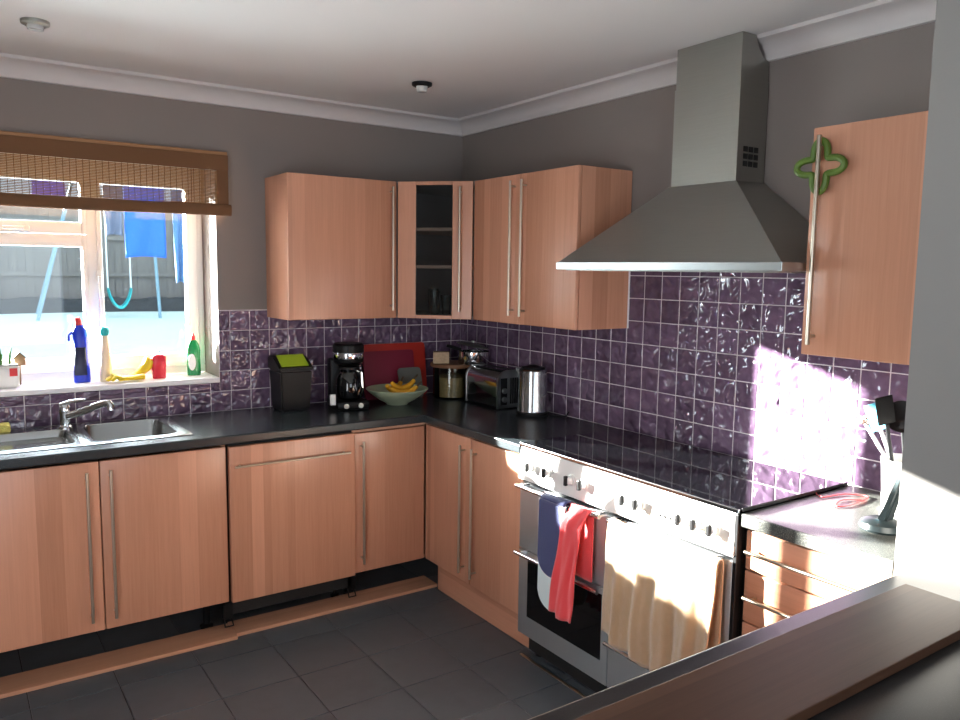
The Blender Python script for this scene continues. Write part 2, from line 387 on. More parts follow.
def sash(x0, x1, z0, z1, tx0, tx1, tz0, tz1, name='sash'):
    ya, yb = WY-0.012, WY+0.045
    s_ = bar_(name, x0, x0+tx0, z0, z1, ya, yb)
    bar_('sash_rail', x1-tx1, x1, z0, z1, ya, yb, s_); bar_('sash_rail', x0+tx0, x1-tx1, z0, z0+tz0, ya, yb, s_); bar_('sash_rail', x0+tx0, x1-tx1, z1-tz1, z1, ya, yb, s_)
    obj('pane', box(nb(), x0+tx0, x1-tx1, WY+0.012, WY+0.016, z0+tz0, z1-tz1), 'glass', s_)
    return s_
s1 = sash(MM+0.022, WXF+0.054, zb+0.04, 2.06, MR-MM-0.022, 0.054, ZP-zb-0.04, 0.05)
ZTM = (ZT0+ZT1)/2
M2 = -2.57
bar_('mullion', M2-0.016, M2+0.016, zb+0.04, 2.06)
s4 = sash(WX0+0.06, M2-0.016, zb+0.04, 2.06, 0.05, 0.016, ZP-zb-0.04, 0.05)
s2 = sash(M2+0.016, MM-0.022, ZTM+0.002, 2.06, 0.016, MM-0.022-ML, ZT1-ZTM-0.002, 0.05)
s3 = sash(M2+0.016, MM-0.022, zb+0.04, ZTM-0.001, 0.016, MM-0.022-ML, ZP-zb-0.04, ZTM-ZT0-0.001)
hp = at(99, 277, 'y', WY-0.012); hy = WY-0.012
obj('window_handle', tube(box(nb(), hp.x-0.012, hp.x+0.012, hy-0.014, hy, hp.z-0.035, hp.z+0.035, 0.004), [(hp.x, hy-0.004, hp.z), (hp.x, hy-0.03, hp.z), (hp.x, hy-0.035, hp.z-0.09)], 0.008, 8), 'white', s1, smooth=True)
hp = at(22, 228, 'y', hy)
obj('window_handle', tube(box(nb(), hp.x-0.03, hp.x+0.03, hy-0.014, hy, hp.z-0.012, hp.z+0.012, 0.004), [(hp.x, hy-0.004, hp.z), (hp.x, hy-0.03, hp.z), (hp.x-0.08, hy-0.035, hp.z)], 0.008, 8), 'white', s2, smooth=True)
obj('window_sill', box(nb(), WX0, WX1, -0.012, WY+0.004, WZ0, zb, 0.004), 'sill', win, smooth=True)

# blind
bl = thing('bamboo_blind', 'half-raised woven bamboo roman blind with brown cloth border over the window', 'blind', (-2.2, -0.05, ZW+0.95))
bx0, bx1 = -3.1, -1.375
obj('top_rail', box(nb(), bx0, bx1, -0.045, -0.004, ZW+1.235, ZW+1.262, 0.003), 'blindrail', bl)
obj('valance', box(nb(), bx0, bx1, -0.054, -0.047, ZW+1.172, ZW+1.245, 0.002), 'blindfab', bl)
obj('side_border', box(nb(), -1.430, bx1-0.001, -0.053, -0.048, ZW+1.0, ZW+1.172, 0.001), 'blindfab', bl)
bm = nb(); z = ZW+1.002
while z < ZW+1.172:
    tube(bm, [(bx0, -0.05, z), (-1.430, -0.05, z)], 0.0029, 5); z += 0.0066
props(obj('reed_weave', bm, 'bamboo', bl), kind='stuff')
bm = nb(); x = -1.46
while x > -2.7:
    box(bm, x-0.0012, x+0.0012, -0.0545, -0.0525, ZW+1.0, ZW+1.172); x -= 0.026
props(obj('weaving_threads', bm, 'blindfab', bl), kind='stuff')
bm = nb(); loops = []
for i in range(24):
    x = bx0+(bx1-0.004-bx0+0.008)*i/23; sag = -0.012*math.sin(max(0, min(1, (x+2.6)/1.0))*math.pi)
    loops.append([(x, -0.058+0.026*math.cos(a), ZW+0.985+sag*0.4+0.031*math.sin(a)+0.004*math.sin(3*a)) for a in [2*math.pi*j/14 for j in range(14)]])
loft(bm, loops); obj('rolled_bottom', bm, 'blindfab', bl, smooth=True)
obj('pull_cord', tube(nb(), [(-1.55, -0.057, ZW+1.17), (-1.55, -0.058, ZW+1.06), (-1.552, -0.06, ZW+1.015)], 0.0018, 6), 'blindfab', bl)

# ------------------------------------------------------------------ garden
bm = nb(); surf(bm, lambda u, v: (-16+26*u, 0.35+13.2*v, 0.0+0.0585*(0.35+13.2*v)+0.03*noise.noise(Vector((u*9, v*6, 0)))), 40, 24)
struct('lawn', bm, 'lawn', label='frosty pale lawn outside the window', smooth=True)
gz = lambda y: 0.0585*y
fe = thing('garden_fence', 'weathered grey-brown board fence at the end of the garden', 'fence', (0, 13.5, gz(13.5)))
bm = nb(); x = -9.0
while x < 9:
    h = 2.95+random.uniform(-0.02, 0.02); dy = random.choice((0, 0.012)); box(bm, x, x+0.15, 13.46+dy, 13.475+dy, 0.7, h); x += 0.142
props(obj('boards', bm, 'fence', fe), kind='stuff')
for x in [-9+1.83*i for i in range(11)]: obj('post', box(nb(), x-0.05, x+0.05, 13.36, 13.46, 0.7, 3.02, 0.008), 'fence', fe)
for zr in (1.42, 2.14): obj('rail', box(nb(), -9, 9.3, 13.41, 13.455, zr, zr+0.09), 'fence', fe)
bm = nb(); surf(bm, lambda u, v: (-9+18*u, 12.65+0.68*v, gz(12.8)-0.05+(0.30+0.10*noise.noise(Vector((u*40, v*3, 1))))*min(1, v*3)*(1-0.1*v)), 120, 8)
props(obj('planting_bed', bm, 'hedge', None, smooth=True), 'dark planted border along the foot of the fence', 'garden bed', kind='stuff')
sw = thing('garden_swing', 'pale blue garden swing frame with teal seat standing on the lawn', 'swing', (-1, 11.5, gz(11.5)))
Y = 11.5
def rear(p):                                  # back foot of the frame, about a metre further off
    d = Vector((p.x-CAM.x, Y-CAM.y, 0)).normalized(); return (p.x+d.x*1.0, Y+d.y*1.0, gz(Y+d.y))
a0 = at(37, 311, 'y', Y); a1 = at(60, 226, 'y', Y+0.5); top = a1+(a1-a0)*0.65
obj('leg', tube(nb(), [(a0.x, Y, gz(Y)-0.02), top], 0.028, 8), 'polemetal', sw)
obj('leg', tube(nb(), [rear(a0), top], 0.028, 8), 'polemetal', sw)
b0 = at(160, 309, 'y', Y); b1 = Vector((b0.x-0.02, Y+0.5, top.z))
obj('leg', tube(nb(), [(b0.x, Y, gz(Y)-0.02), b1], 0.028, 8), 'polemetal', sw)
obj('leg', tube(nb(), [rear(b0), b1], 0.028, 8), 'polemetal', sw)
obj('crossbar', tube(nb(), [top-Vector((0.1, 0, 0)), b1+Vector((0.1, 0, 0))], 0.03, 8), 'polemetal', sw)
r0 = at(131, 288, 'y', Y+0.4); l0 = at(108, 288, 'y', Y+0.4); m0 = at(120, 306, 'y', Y+0.4)
obj('rope', tube(nb(), [r0, (r0.x, Y+0.5, top.z)], 0.016, 6), 'rope', sw)
obj('rope', tube(nb(), [l0, (l0.x, Y+0.5, top.z)], 0.016, 6), 'rope', sw)
bm = nb(); loops = []
for i in range(13):
    t = i/12; x = l0.x+(r0.x-l0.x)*t; z = l0.z-(l0.z-m0.z)*(math.sin(math.pi*t)**0.7)
    loops.append([(x, Y+0.28, z), (x, Y+0.52, z), (x, Y+0.52, z-0.05), (x, Y+0.28, z-0.05)])
loft(bm, loops); obj('seat', bm, 'teal', sw, smooth=True)
wl = thing('washing_line', 'washing line strung across the garden behind the window', 'washing line', (0.6, 6.0, gz(6)))
obj('line_post', tube(nb(), [(1.6, 6, gz(6)-0.02), (1.6, 6, 2.75)], 0.03, 8), 'polemetal', wl)
obj('line_post', tube(nb(), [(-4.6, 6, gz(6)-0.02), (-4.6, 6, 2.75)], 0.03, 8), 'polemetal', wl)
obj('line', tube(nb(), [(-4.6, 6, 2.7), (-1.5, 6, 2.63), (1.6, 6, 2.7)], 0.006, 6), 'rope', wl)
def hanging(name, label, p0, p1, zbot, m, taper=0.0, wav=0.03):
    a = at(*p0, 'y', 6.0); b = at(*p1, 'y', 6.0); zt = 2.64
    def fn(u, v):
        z = zt+(zbot-zt)*v; wd = 1-taper*v
        return ((a.x+b.x)/2+(u-.5)*(b.x-a.x)*wd, 6.0+wav*math.sin(u*9+v*3)*v, z+0.02*math.sin(u*3.1)*v)
    o = obj(name, surf(nb(), fn, 12, 12), m, None, smooth=True, solid=0.006); props(o, label, 'clothing', 'washing on the line')
hanging('shirt', 'bright blue garment hanging on the washing line', (126, 258), (166, 258), at(146, 258, 'y', 6).z, 'shirt')
hanging('trousers', 'dusty blue trouser leg hanging beside the bright blue garment', (173, 258), (186, 258), at(177, 283, 'y', 6).z, 'jeans', 0.45)
hanging('trousers', 'slate blue cloth hanging left of the bright blue garment', (104, 232), (124, 232), at(112, 236, 'y', 6).z, 'darkcloth', 0.2)
hanging('pillowcase', 'violet cloth on the line seen through the bamboo blind', (32, 190), (65, 190), at(50, 198, 'y', 6).z, 'purple')

# ------------------------------------------------------------------ cabinets
def barhandle(par, p0, p1, out, r=0.0062, m='nickel'):
    """bar from p0 to p1 with two posts reaching the door; out = vector from door to bar"""
    p0, p1, out = Vector(p0), Vector(p1), Vector(out); bm = nb()
    tube(bm, [p0, p1], r, 10)
    d = (p1-p0).normalized()
    for q in (p0+d*0.025, p1-d*0.025): tube(bm, [q, q-out], r*0.75, 8)
    return obj('handle', bm, m, par, smooth=True)
def door_y(par, x0, x1, z0, z1, yf, t=0.02, name='door', m='wood'):       # front faces -y
    return obj(name, box(nb(), x0+0.0015, x1-0.0015, yf, yf+t, z0, z1, 0.004, 3), m, par, smooth=True)
def door_x(par, y0, y1, z0, z1, xf, t=0.02, name='door', m='wood'):       # front faces -x
    return obj(name, box(nb(), xf, xf+t, y0+0.0015, y1-0.0015, z0, z1, 0.004, 3), m, par, smooth=True)
DZ0, DZ1 = ZW-0.745, ZW-0.052
def legs(par, pts):
    for x, y in pts:
        bm = nb(); lathe(bm, [(0.03, 0), (0.03, 0.012), (0.016, 0.02), (0.016, 0.11), (0.028, 0.125), (0.028, 0.158)], (x, y, 0.002), 14); obj('leg', bm, 'black', par, smooth=True)
def hollow(par, x0, x1, y0, y1, z0, z1, t=0.018, m='carcass', name='carcass', openface='-y'):
    bm = nb()
    box(bm, x0, x1, y0, y1, z0, z0+t); box(bm, x0, x1, y0, y1, z1-t, z1)
    if openface == '-y':
        box(bm, x0, x0+t, y0, y1, z0+t, z1-t); box(bm, x1-t, x1, y0, y1, z0+t, z1-t); box(bm, x0+t, x1-t, y1-0.006, y1, z0+t, z1-t)
    else:
        box(bm, x0, x1, y0, y0+t, z0+t, z1-t); box(bm, x0, x1, y1-t, y1, z0+t, z1-t); box(bm, x1-0.006, x1, y0+t, y1-t, z0+t, z1-t)
    return obj(name, bm, m, par)
# sink base (the carcass leaves its top open for the bowl)
c = thing('base_cabinet', 'wide two-door beech cabinet under the sink with long upright bar handles', 'cabinet', (-2.066, -0.3, 0.0))
bm = nb(); box(bm, -2.565, -2.547, -0.56, -0.02, 0.16, ZW-0.041); box(bm, -1.587, -1.569, -0.56, -0.02, 0.16, ZW-0.041); box(bm, -2.547, -1.587, -0.56, -0.02, 0.16, 0.178); box(bm, -2.547, -1.587, -0.026, -0.02, 0.178, ZW-0.3)
obj('carcass', bm, 'carcass', c)
d = door_y(c, -2.566, -2.067, DZ0, DZ1, -0.582); barhandle(d, (-2.115, -0.612, DZ0+0.05), (-2.115, -0.612, DZ1-0.035), (0, -0.03, 0))
d = door_y(c, -2.066, -1.570, DZ0, DZ1, -0.582); barhandle(d, (-2.030, -0.612, DZ0+0.05), (-2.030, -0.612, DZ1-0.035), (0, -0.03, 0))
legs(c, [(-2.5, -0.425), (-1.63, -0.425), (-2.5, -0.08), (-1.63, -0.08)])
c = thing('base_cabinet', 'beech cabinet at the far left end of the sink run, next to the left wall', 'cabinet', (-3.1, -0.3, 0.0))
hollow(c, -3.60, -2.570, -0.56, -0.02, 0.16, ZW-0.041); d = door_y(c, -3.08, -2.569, DZ0, DZ1, -0.582); door_y(c, -3.60, -3.081, DZ0, DZ1, -0.582)
legs(c, [(-3.5, -0.425), (-2.66, -0.425)])
# dishwasher
c = thing('dishwasher', 'built-in dishwasher behind a beech front with a horizontal bar handle', 'dishwasher', (-1.27, -0.3, 0.0))
obj('body', box(nb(), -1.560, -0.980, -0.575, -0.03, 0.10, ZW-0.046, 0.004), 'blackmatt', c)
d = door_y(c, -1.566, -0.976, DZ0, ZW-0.052, -0.606, 0.03); barhandle(d, (-1.548, -0.634, ZW-0.135), (-1.012, -0.634, ZW-0.135), (0, -0.028, 0), 0.005)
for x in (-1.535, -1.005):
    for y in (-0.42, -0.1): obj('foot', lathe(nb(), [(0.022, 0), (0.022, 0.01), (0.010, 0.014), (0.010, 0.10)], (x, y, 0.002), 12), 'black', c, smooth=True)
for x in (-1.575, -0.985):      # plinth clips hanging from the appliance side
    tag = obj('plinth_clip', tube(box(nb(), x-0.02, x+0.02, -0.575, -0.548, 0.085, 0.155), [(x-0.016, -0.566, 0.085), (x-0.018, -0.585, 0.055), (x+0.018, -0.585, 0.055), (x+0.016, -0.566, 0.085)], 0.004, 6), 'black', c)
# corner base
c = thing('base_cabinet', 'narrow single-door beech corner cabinet right of the dishwasher', 'cabinet', (-0.5, -0.3, 0.0))
hollow(c, -0.972, -0.01, -0.56, -0.02, 0.16, ZW-0.041)
d = door_y(c, -0.972, -0.584, DZ0, ZW-0.060, -0.582); barhandle(d, (-0.935, -0.612, DZ0+0.05), (-0.935, -0.612, DZ1-0.045), (0, -0.03, 0))
legs(c, [(-0.93, -0.415), (-0.1, -0.1)])
# right run two doors
c = thing('base_cabinet', 'two-door beech cabinet between the inner corner and the cooker', 'cabinet', (-0.3, -0.98, 0.0))
hollow(c, -0.56, -0.02, -1.382, -0.605, 0.16, ZW-0.041, openface='-x')
obj('corner_post', box(nb(), -0.58, -0.565, -0.605, -0.585, DZ0, DZ1), 'wood', c)
d = door_x(c, -0.993, -0.605, DZ0, DZ1, -0.582); barhandle(d, (-0.612, -0.945, DZ0+0.05), (-0.612, -0.945, DZ1-0.035), (-0.03, 0, 0))
d = door_x(c, -1.384, -0.994, DZ0, DZ1, -0.582); barhandle(d, (-0.612, -1.040, DZ0+0.05), (-0.612, -1.040, DZ1-0.035), (-0.03, 0, 0))
obj('plinth', box(nb(), -0.525, -0.508, -1.382, -0.62, 0.001, 0.160), 'woody', c)
legs(c, [(-0.1, -0.7), (-0.1, -1.3), (-0.45, -1.3)])
# drawers right of cooker
c = thing('drawer_unit', 'beech drawer unit in the sun right of the cooker', 'drawers', (-0.3, -2.7, 0.0))
hollow(c, -0.56, -0.02, -2.93, -2.486, 0.16, ZW-0.041, openface='-x')
for z0, z1, hz in ((-0.172, -0.050, -0.108), (-0.335, -0.176, -0.25), (-0.54, -0.339, -0.44), (-0.745, -0.544, -0.65)):
    d = door_x(c, -2.932, -2.484, ZW+z0, ZW+z1, -0.582, name='drawer', m='woody'); barhandle(d, (-0.612, -2.90, ZW+hz), (-0.612, -2.505, ZW+hz), (-0.03, 0, 0))
obj('plinth', box(nb(), -0.525, -0.508, -2.93, -2.486, 0.001, 0.160), 'woody', c)

# loose plinth boards lying on the floor
def board(name, label, x0, x1, y0, y1, skew):
    bm = nb(); box(bm, x0, x1, y0, y1, 0.0, 0.016, 0.0015, 1)
    for v in bm.verts: v.co.y += skew*(v.co.x-x0)
    o = obj(name, bm, 'plank', None); o.location.z = 0.0005; props(o, label, 'plinth board', 'loose plinth boards')
board('plinth_board', 'longer loose beech plinth board lying flat below the sink cabinet', -2.75, -1.548, -0.612, -0.462, -0.004)
board('plinth_board', 'shorter loose beech plinth board lying flat below the dishwasher', -1.546, -0.512, -0.592, -0.455, -0.002)

# worktops
bm = nb(); z0, z1 = ZW-0.04, ZW
box(bm, -3.68, -0.60, -0.602, -0.49, z0, z1, 0.007, 3, lambda p: p.y < -0.6 and (abs(p.z-z0) < 1e-4 or abs(p.z-z1) < 1e-4) and abs(p.x+2.14) < 0.1)
box(bm, -3.68, -2.66, -0.49, -0.008, z0, z1); box(bm, -2.66, -1.715, -0.05, -0.008, z0, z1); box(bm, -1.715, -0.60, -0.49, -0.008, z0, z1)
box(bm, -0.602, -0.40, -1.380, -0.602, z0, z1, 0.007, 3, lambda p: p.x < -0.6 and (abs(p.z-z0) < 1e-4 or abs(p.z-z1) < 1e-4) and abs(p.y+0.991) < 0.1)
box(bm, -0.40, -0.008, -1.380, -0.602, z0, z1); box(bm, -0.60, -0.008, -0.602, -0.008, z0, z1)
props(obj('worktop', bm, 'worktop'), 'dark grey laminate worktop running round the corner from sink to cooker', 'worktop', 'worktops')
bm = nb()
box(bm, -0.602, -0.40, -2.934, -2.480, z0, z1, 0.005, 3, lambda p: p.x < -0.6 and (abs(p.z-z0) < 1e-4 or abs(p.z-z1) < 1e-4) and abs(p.y+2.707) < 0.1); box(bm, -0.40, -0.008, -2.934, -2.480, z0, z1)
props(obj('worktop', bm, 'worktop2'), 'short speckled worktop above the drawers right of the cooker', 'worktop', 'worktops')

# sink
sk = thing('kitchen_sink', 'stainless steel sink with drainer set into the worktop below the window', 'sink', (-2.1, -0.27, ZW))
def basin(name, x0, x1, y0, y1, ix0, ix1, iy0, iy1, depth, r, par):
    bm = nb(); z = ZW+0.006
    def sq(xa, xb, ya, yb, z_): return [(min(max(px, xa), xb), min(max(py, ya), yb), z_) for px, py in
        [(xb if a in (0, 3) else xa, yb if a in (0, 1) else ya) for a in range(4) for _ in range(6)]]
    loft(bm, [sq(x0, x1, y0, y1, ZW+0.0008), sq(x0, x1, y0, y1, z-0.002), sq(x0+0.004, x1-0.004, y0+0.004, y1-0.004, z), rrect(ix0, ix1, iy0, iy1, z, r), rrect(ix0+0.004, ix1-0.004, iy0+0.004, iy1-0.004, z-0.006, r*0.95),
              rrect(ix0+0.010, ix1-0.010, iy0+0.010, iy1-0.010, z-depth*0.85, r*0.9), rrect(ix0+0.03, ix1-0.03, iy0+0.03, iy1-0.03, z-depth, r*0.7)], False, True)
    bmesh.ops.remove_doubles(bm, verts=bm.verts, dist=1e-5)
    return obj(name, bm, 'sinksteel', par, smooth=True)
b = basin('bowl', -2.108, -1.688, -0.515, -0.028, -2.062, -1.735, -0.468, -0.085, 0.17, 0.05, sk)
obj('drain', lathe(nb(), [(0.0, 0), (0.035, 0), (0.042, 0.004), (0.045, 0.001)], (-1.9, -0.27, ZW-0.163), 20, False, False), 'chrome', b, smooth=True)
basin('drainer', -2.69, -2.1085, -0.515, -0.028, -2.66, -2.128, -0.468, -0.135, 0.035, 0.035, sk)
# tap
tp = thing('mixer_tap', 'chrome mixer tap with angled spout behind the sink', 'tap', (-2.125, -0.10, ZW+0.006))
tz = ZW+0.006
obj('body', lathe(nb(), [(0.03, 0), (0.03, 0.006), (0.024, 0.012), (0.022, 0.06), (0.025, 0.07), (0.025, 0.09), (0.018, 0.102)], (-2.125, -0.10, tz), 20), 'chrome', tp, smooth=True)
obj('spout', tube(nb(), [(-2.125, -0.10, tz+0.045), (-2.09, -0.13, tz+0.06), (-2.03, -0.18, tz+0.092), (-1.985, -0.22, tz+0.112), (-1.968, -0.235, tz+0.114), (-1.962, -0.242, tz+0.10), (-1.962, -0.242, tz+0.086)], [0.018, 0.017, 0.016, 0.016, 0.016, 0.016, 0.017], 12), 'chrome', tp, smooth=True)
obj('lever', tube(nb(), [(-2.135, -0.095, tz+0.10), (-2.10, -0.12, tz+0.116), (-2.045, -0.15, tz+0.124)], [0.02, 0.015, 0.011], 10, flat=0.6), 'chrome', tp, smooth=True)
sp = at(2, 432, 'z', ZW+0.006)
bm = nb(); box(bm, -2.43, -2.332, -0.115, -0.048, ZW+0.0065, ZW+0.042, 0.006); props(obj('sponge', bm, 'sponge', smooth=True), 'yellow washing-up sponge at the back of the drainer', 'sponge')

# ------------------------------------------------------------------ wall cabinets
UZ0, UZ1 = ZW+0.465, ZW+1.158
c = thing('wall_cabinet', 'single-door beech wall cabinet nearest the window', 'cabinet', (-0.9, -0.16, UZ0))
hollow(c, -1.180, -0.602, -0.298, -0.006, UZ0, UZ1, m='wood')
d = door_y(c, -1.185, -0.603, UZ0, UZ1, -0.320); barhandle(d, (-0.640, -0.350, UZ0+0.04), (-0.640, -0.350, UZ1-0.03), (0, -0.03, 0))
c = thing('wall_cabinet', 'diagonal corner wall cabinet with a dark glass door and shelves', 'cabinet', (-0.3, -0.3, UZ0))
pent = [(-0.598, -0.006), (-0.006, -0.006), (-0.006, -0.598), (-0.300, -0.598), (-0.598, -0.300)]
bm = nb(); prism(bm, pent, 'z', UZ0, UZ0+0.018); prism(bm, pent, 'z', UZ1-0.018, UZ1)
box(bm, -0.598, -0.584, -0.299, -0.006, UZ0+0.018, UZ1-0.018); box(bm, -0.299, -0.006, -0.598, -0.584, UZ0+0.018, UZ1-0.018)
box(bm, -0.584, -0.006, -0.012, -0.006, UZ0+0.018, UZ1-0.018); box(bm, -0.012, -0.006, -0.584, -0.012, UZ0+0.018, UZ1-0.018)
obj('carcass', bm, 'cabinside', c)
for zz in (UZ0+0.265, UZ0+0.455):
    obj('shelf', prism(nb(), [(-0.58, -0.014), (-0.014, -0.014), (-0.014, -0.58), (-0.325, -0.58), (-0.58, -0.325)], 'z', zz-0.008, zz+0.008), 'carcass', c)
# diagonal door, built in its own frame: local x along the door, -y outward
dl = math.hypot(0.28, 0.28)
dm = Matrix.Translation((-0.602, -0.322, 0)) @ Matrix.Rotation(math.radians(-45), 4, 'Z')
def dbox(*a, **k):
    bm = nb(); box(bm, *a, **k); bm.transform(dm); return bm
L0, L1 = 0.002, dl-0.004
d = obj('door', dbox(L0, 0.097, 0, 0.02, UZ0, UZ1, 0.003), 'wood', c)
obj('stile', dbox(L1-0.104, L1, 0, 0.02, UZ0, UZ1, 0.003), 'wood', d)
obj('rail', dbox(0.0975, L1-0.1045, 0, 0.02, UZ0, UZ0+0.018, 0.002), 'wood', d); obj('rail', dbox(0.0975, L1-0.1045, 0, 0.02, UZ1-0.018, UZ1, 0.002), 'wood', d)
obj('pane', dbox(0.0975, L1-0.1045, 0.008, 0.012, UZ0+0.018, UZ1-0.018), 'cabglass', d)
hp0 = dm @ Vector((L1-0.060, -0.03, UZ0+0.04)); hp1 = dm @ Vector((L1-0.060, -0.03, UZ1-0.03))
barhandle(d, hp0, hp1, dm.to_3x3() @ Vector((0, -0.03, 0)))
for i, (x, y, h, r_) in enumerate(((-0.40, -0.36, 0.12, 0.028), (-0.34, -0.38, 0.10, 0.03), (-0.36, -0.28, 0.13, 0.03))):
    o = obj('drinking_glass', lathe(nb(), [(r_*0.75, 0), (r_*0.8, 0.004), (r_, h), (r_-0.002, h), (r_*0.72, 0.008)], (x, y, UZ0+0.019), 16, True, True), 'jarglass', None, smooth=True)
    props(o, ('taller front drinking glass on the bottom shelf of the glass corner cabinet', 'shortest drinking glass on the bottom shelf of the glass corner cabinet', 'rearmost drinking glass on the bottom shelf of the glass corner cabinet')[i], 'glass', 'glasses in the corner cabinet')
c = thing('wall_cabinet', 'two-door beech wall cabinet between the glass corner cabinet and the hood', 'cabinet', (-0.16, -0.99, UZ0))
hollow(c, -0.298, -0.006, -1.383, -0.602, UZ0, UZ1, m='wood', openface='-x')
d = door_x(c, -0.984, -0.603, UZ0, UZ1, -0.320); barhandle(d, (-0.350, -0.945, UZ0+0.04), (-0.350, -0.945, UZ1-0.03), (-0.03, 0, 0))
d = door_x(c, -1.385, -0.985, UZ0, UZ1, -0.320); barhandle(d, (-0.350, -1.030, UZ0+0.04), (-0.350, -1.030, UZ1-0.03), (-0.03, 0, 0))
c = thing('wall_cabinet', 'beech wall cabinet right of the hood with the green trivet on its handle', 'cabinet', (-0.16, -2.7, UZ0))
hollow(c, -0.298, -0.006, -2.931, -2.461, UZ0, UZ1, m='wood', openface='-x')
d = door_x(c, -2.932, -2.456, UZ0, UZ1, -0.320); barhandle(d, (-0.354, -2.500, UZ0+0.035), (-0.354, -2.500, UZ1-0.03), (-0.034, 0, 0), 0.007)
# green quatrefoil trivet hanging on the handle
pts = []
cy, cz = -2.497, ZW+1.038
for i in range(64):
    a = 2*math.pi*i/64; r_ = 0.055+0.021*math.cos(4*a)
    pts.append((-0.338, cy+r_*1.02*math.cos(a), cz+r_*1.0*math.sin(a)))
o = obj('trivet', tube(nb(), pts, 0.0104, 8, closed=True), 'green', None, smooth=True)
props(o, 'green four-lobed silicone trivet hanging on a wall cabinet handle', 'trivet')

# ------------------------------------------------------------------ hood
c = thing('cooker_hood', 'stainless steel chimney cooker hood above the range', 'cooker hood', (-0.2, -1.91, ZW+0.72))
hy0, hy1, hx = -2.452, -1.390, -0.435
ky0, ky1, kx = -2.061, -1.757, -0.168
hz = ZW+0.722
bm = nb(); box(bm, hx, -0.008, hy0, hy1, hz, hz+0.03, 0.002, 1); obj('rim', bm, 'steel', c)
r4 = lambda x0, x1, y0, y1, z: [(x0, y0, z), (x1, y0, z), (x1, y1, z), (x0, y1, z)]
bm = nb(); loft(bm, [r4(hx+0.006, -0.009, hy0+0.006, hy1-0.006, hz+0.030), r4(kx-0.006, -0.009, ky0-0.006, ky1+0.006, ZW+1.046)]); obj('canopy', bm, 'hoodsteel', c)
obj('filter', box(nb(), hx+0.03, -0.03, hy0+0.03, hy1-0.03, hz-0.003, hz-0.0005), 'hoodsteel', c)
bm = nb(); box(bm, kx, -0.009, ky0, ky1, ZW+1.046, ZW+1.412); ch = obj('chimney', bm, 'hoodsteel', c)
bm = nb(); prism(bm, [(kx+0.003, ZW+1.412), (-0.009, ZW+1.412), (-0.009, 2.392), (-0.04, 2.40), (-0.07, 2.43), (-0.088, 2.473), (kx+0.003, 2.473)], 'y', ky0+0.003, ky1-0.003)
obj('upper_chimney', bm, 'hoodsteel', c)
bm = nb()
for i in range(3):
    for j in range(3): box(bm, -0.135+0.03*i, -0.113+0.03*i, ky0-0.003, ky0-0.0005, ZW+1.10+0.026*j, ZW+1.119+0.026*j)
obj('vent_grille', bm, 'blackmatt', ch)

# ------------------------------------------------------------------ range cooker
c = thing('range_cooker', 'wide stainless steel range cooker with black glass hob and white control panel', 'cooker', (-0.3, -1.91, 0))
y0, y1 = -2.468, -1.388
obj('body', box(nb(), -0.575, -0.03, y0, y1, 0.09, ZW-0.006, 0.003), 'blackmatt', c)
h = obj('hob', box(nb(), -0.592, -0.035, y0-0.002, y1+0.002, ZW-0.004, ZW+0.010, 0.003), 'blackglass', c)
obj('hob_trim', box(nb(), -0.604, -0.593, y0-0.002, y1+0.002, ZW-0.004, ZW+0.011, 0.003), 'chrome', h)
obj('hob_trim', box(nb(), -0.592, -0.03, y0-0.008, y0-0.003, ZW+0.002, ZW+0.014, 0.002), 'black', h)
px = lambda z: -0.612+(z-(ZW-0.135))*0.10
bm = nb(); prism(bm, [(-0.577, ZW-0.138), (px(ZW-0.138), ZW-0.138), (px(ZW-0.006), ZW-0.006), (-0.577, ZW-0.006)], 'y', y0+0.004, y1-0.002)
bmesh.ops.bevel(bm, geom=list(bm.edges), offset=0.003, segments=2, affect='EDGES')
pn = obj('control_panel', bm, 'panelsteel', c, smooth=True)
def knob(y, z, r_=0.019):
    k = nb(); x = px(ZW+z)
    loft(k, [[(x+dx, y+rr_*math.cos(a), ZW+z+rr_*math.sin(a)) for a in [2*math.pi*i/18 for i in range(18)]] for dx, rr_ in ((0.004, r_*1.15), (-0.006, r_*1.15), (-0.008, r_*0.85), (-0.024, r_*0.75), (-0.026, r_*0.6))])
    ko = obj('knob', k, 'panelsteel', pn, smooth=True)
    obj('knob_grip', box(nb(), x-0.036, x-0.022, y-0.0065, y+0.0065, ZW+z-r_*1.0, ZW+z+r_*1.0, 0.003), 'black', ko)
for yy in (-1.475, -1.583, -1.715, -1.79, -2.01, -2.073, -2.262, -2.324, -2.388): knob(yy, -0.072)
x = px(ZW-0.055)
obj('display', box(nb(), x-0.002, x+0.006, -2.215, -2.16, ZW-0.066, ZW-0.044), 'display', pn)
for yy in (-2.165, -2.187, -2.21): obj('button', tube(nb(), [(x+0.004, yy, ZW-0.088), (x-0.006, yy, ZW-0.088)], 0.005, 10), 'black', pn)
obj('panel_gap', box(nb(), -0.588, -0.574, y0+0.006, y1-0.004, ZW-0.152, ZW-0.139), 'black', c)
def odoor(ya, yb, za, zb_, name): return obj(name, box(nb(), -0.602, -0.576, ya, yb, ZW+za, ZW+zb_, 0.003), 'cooksteel', c, smooth=True)
def ohandle(par, ya, yb, z):
    bm = nb(); tube(bm, [(-0.642, ya, ZW+z), (-0.642, yb, ZW+z)], 0.0085, 12)
    for yy in (ya+0.025, yb-0.025): box(bm, -0.642, -0.598, yy-0.012, yy+0.012, ZW+z-0.008, ZW+z+0.008, 0.002)
    obj('handle', bm, 'chrome', par, smooth=True)
dm_ = -1.932
g = odoor(dm_+0.002, y1-0.006, -0.432, -0.155, 'grill_door'); ohandle(g, dm_+0.02, y1-0.03, -0.158)
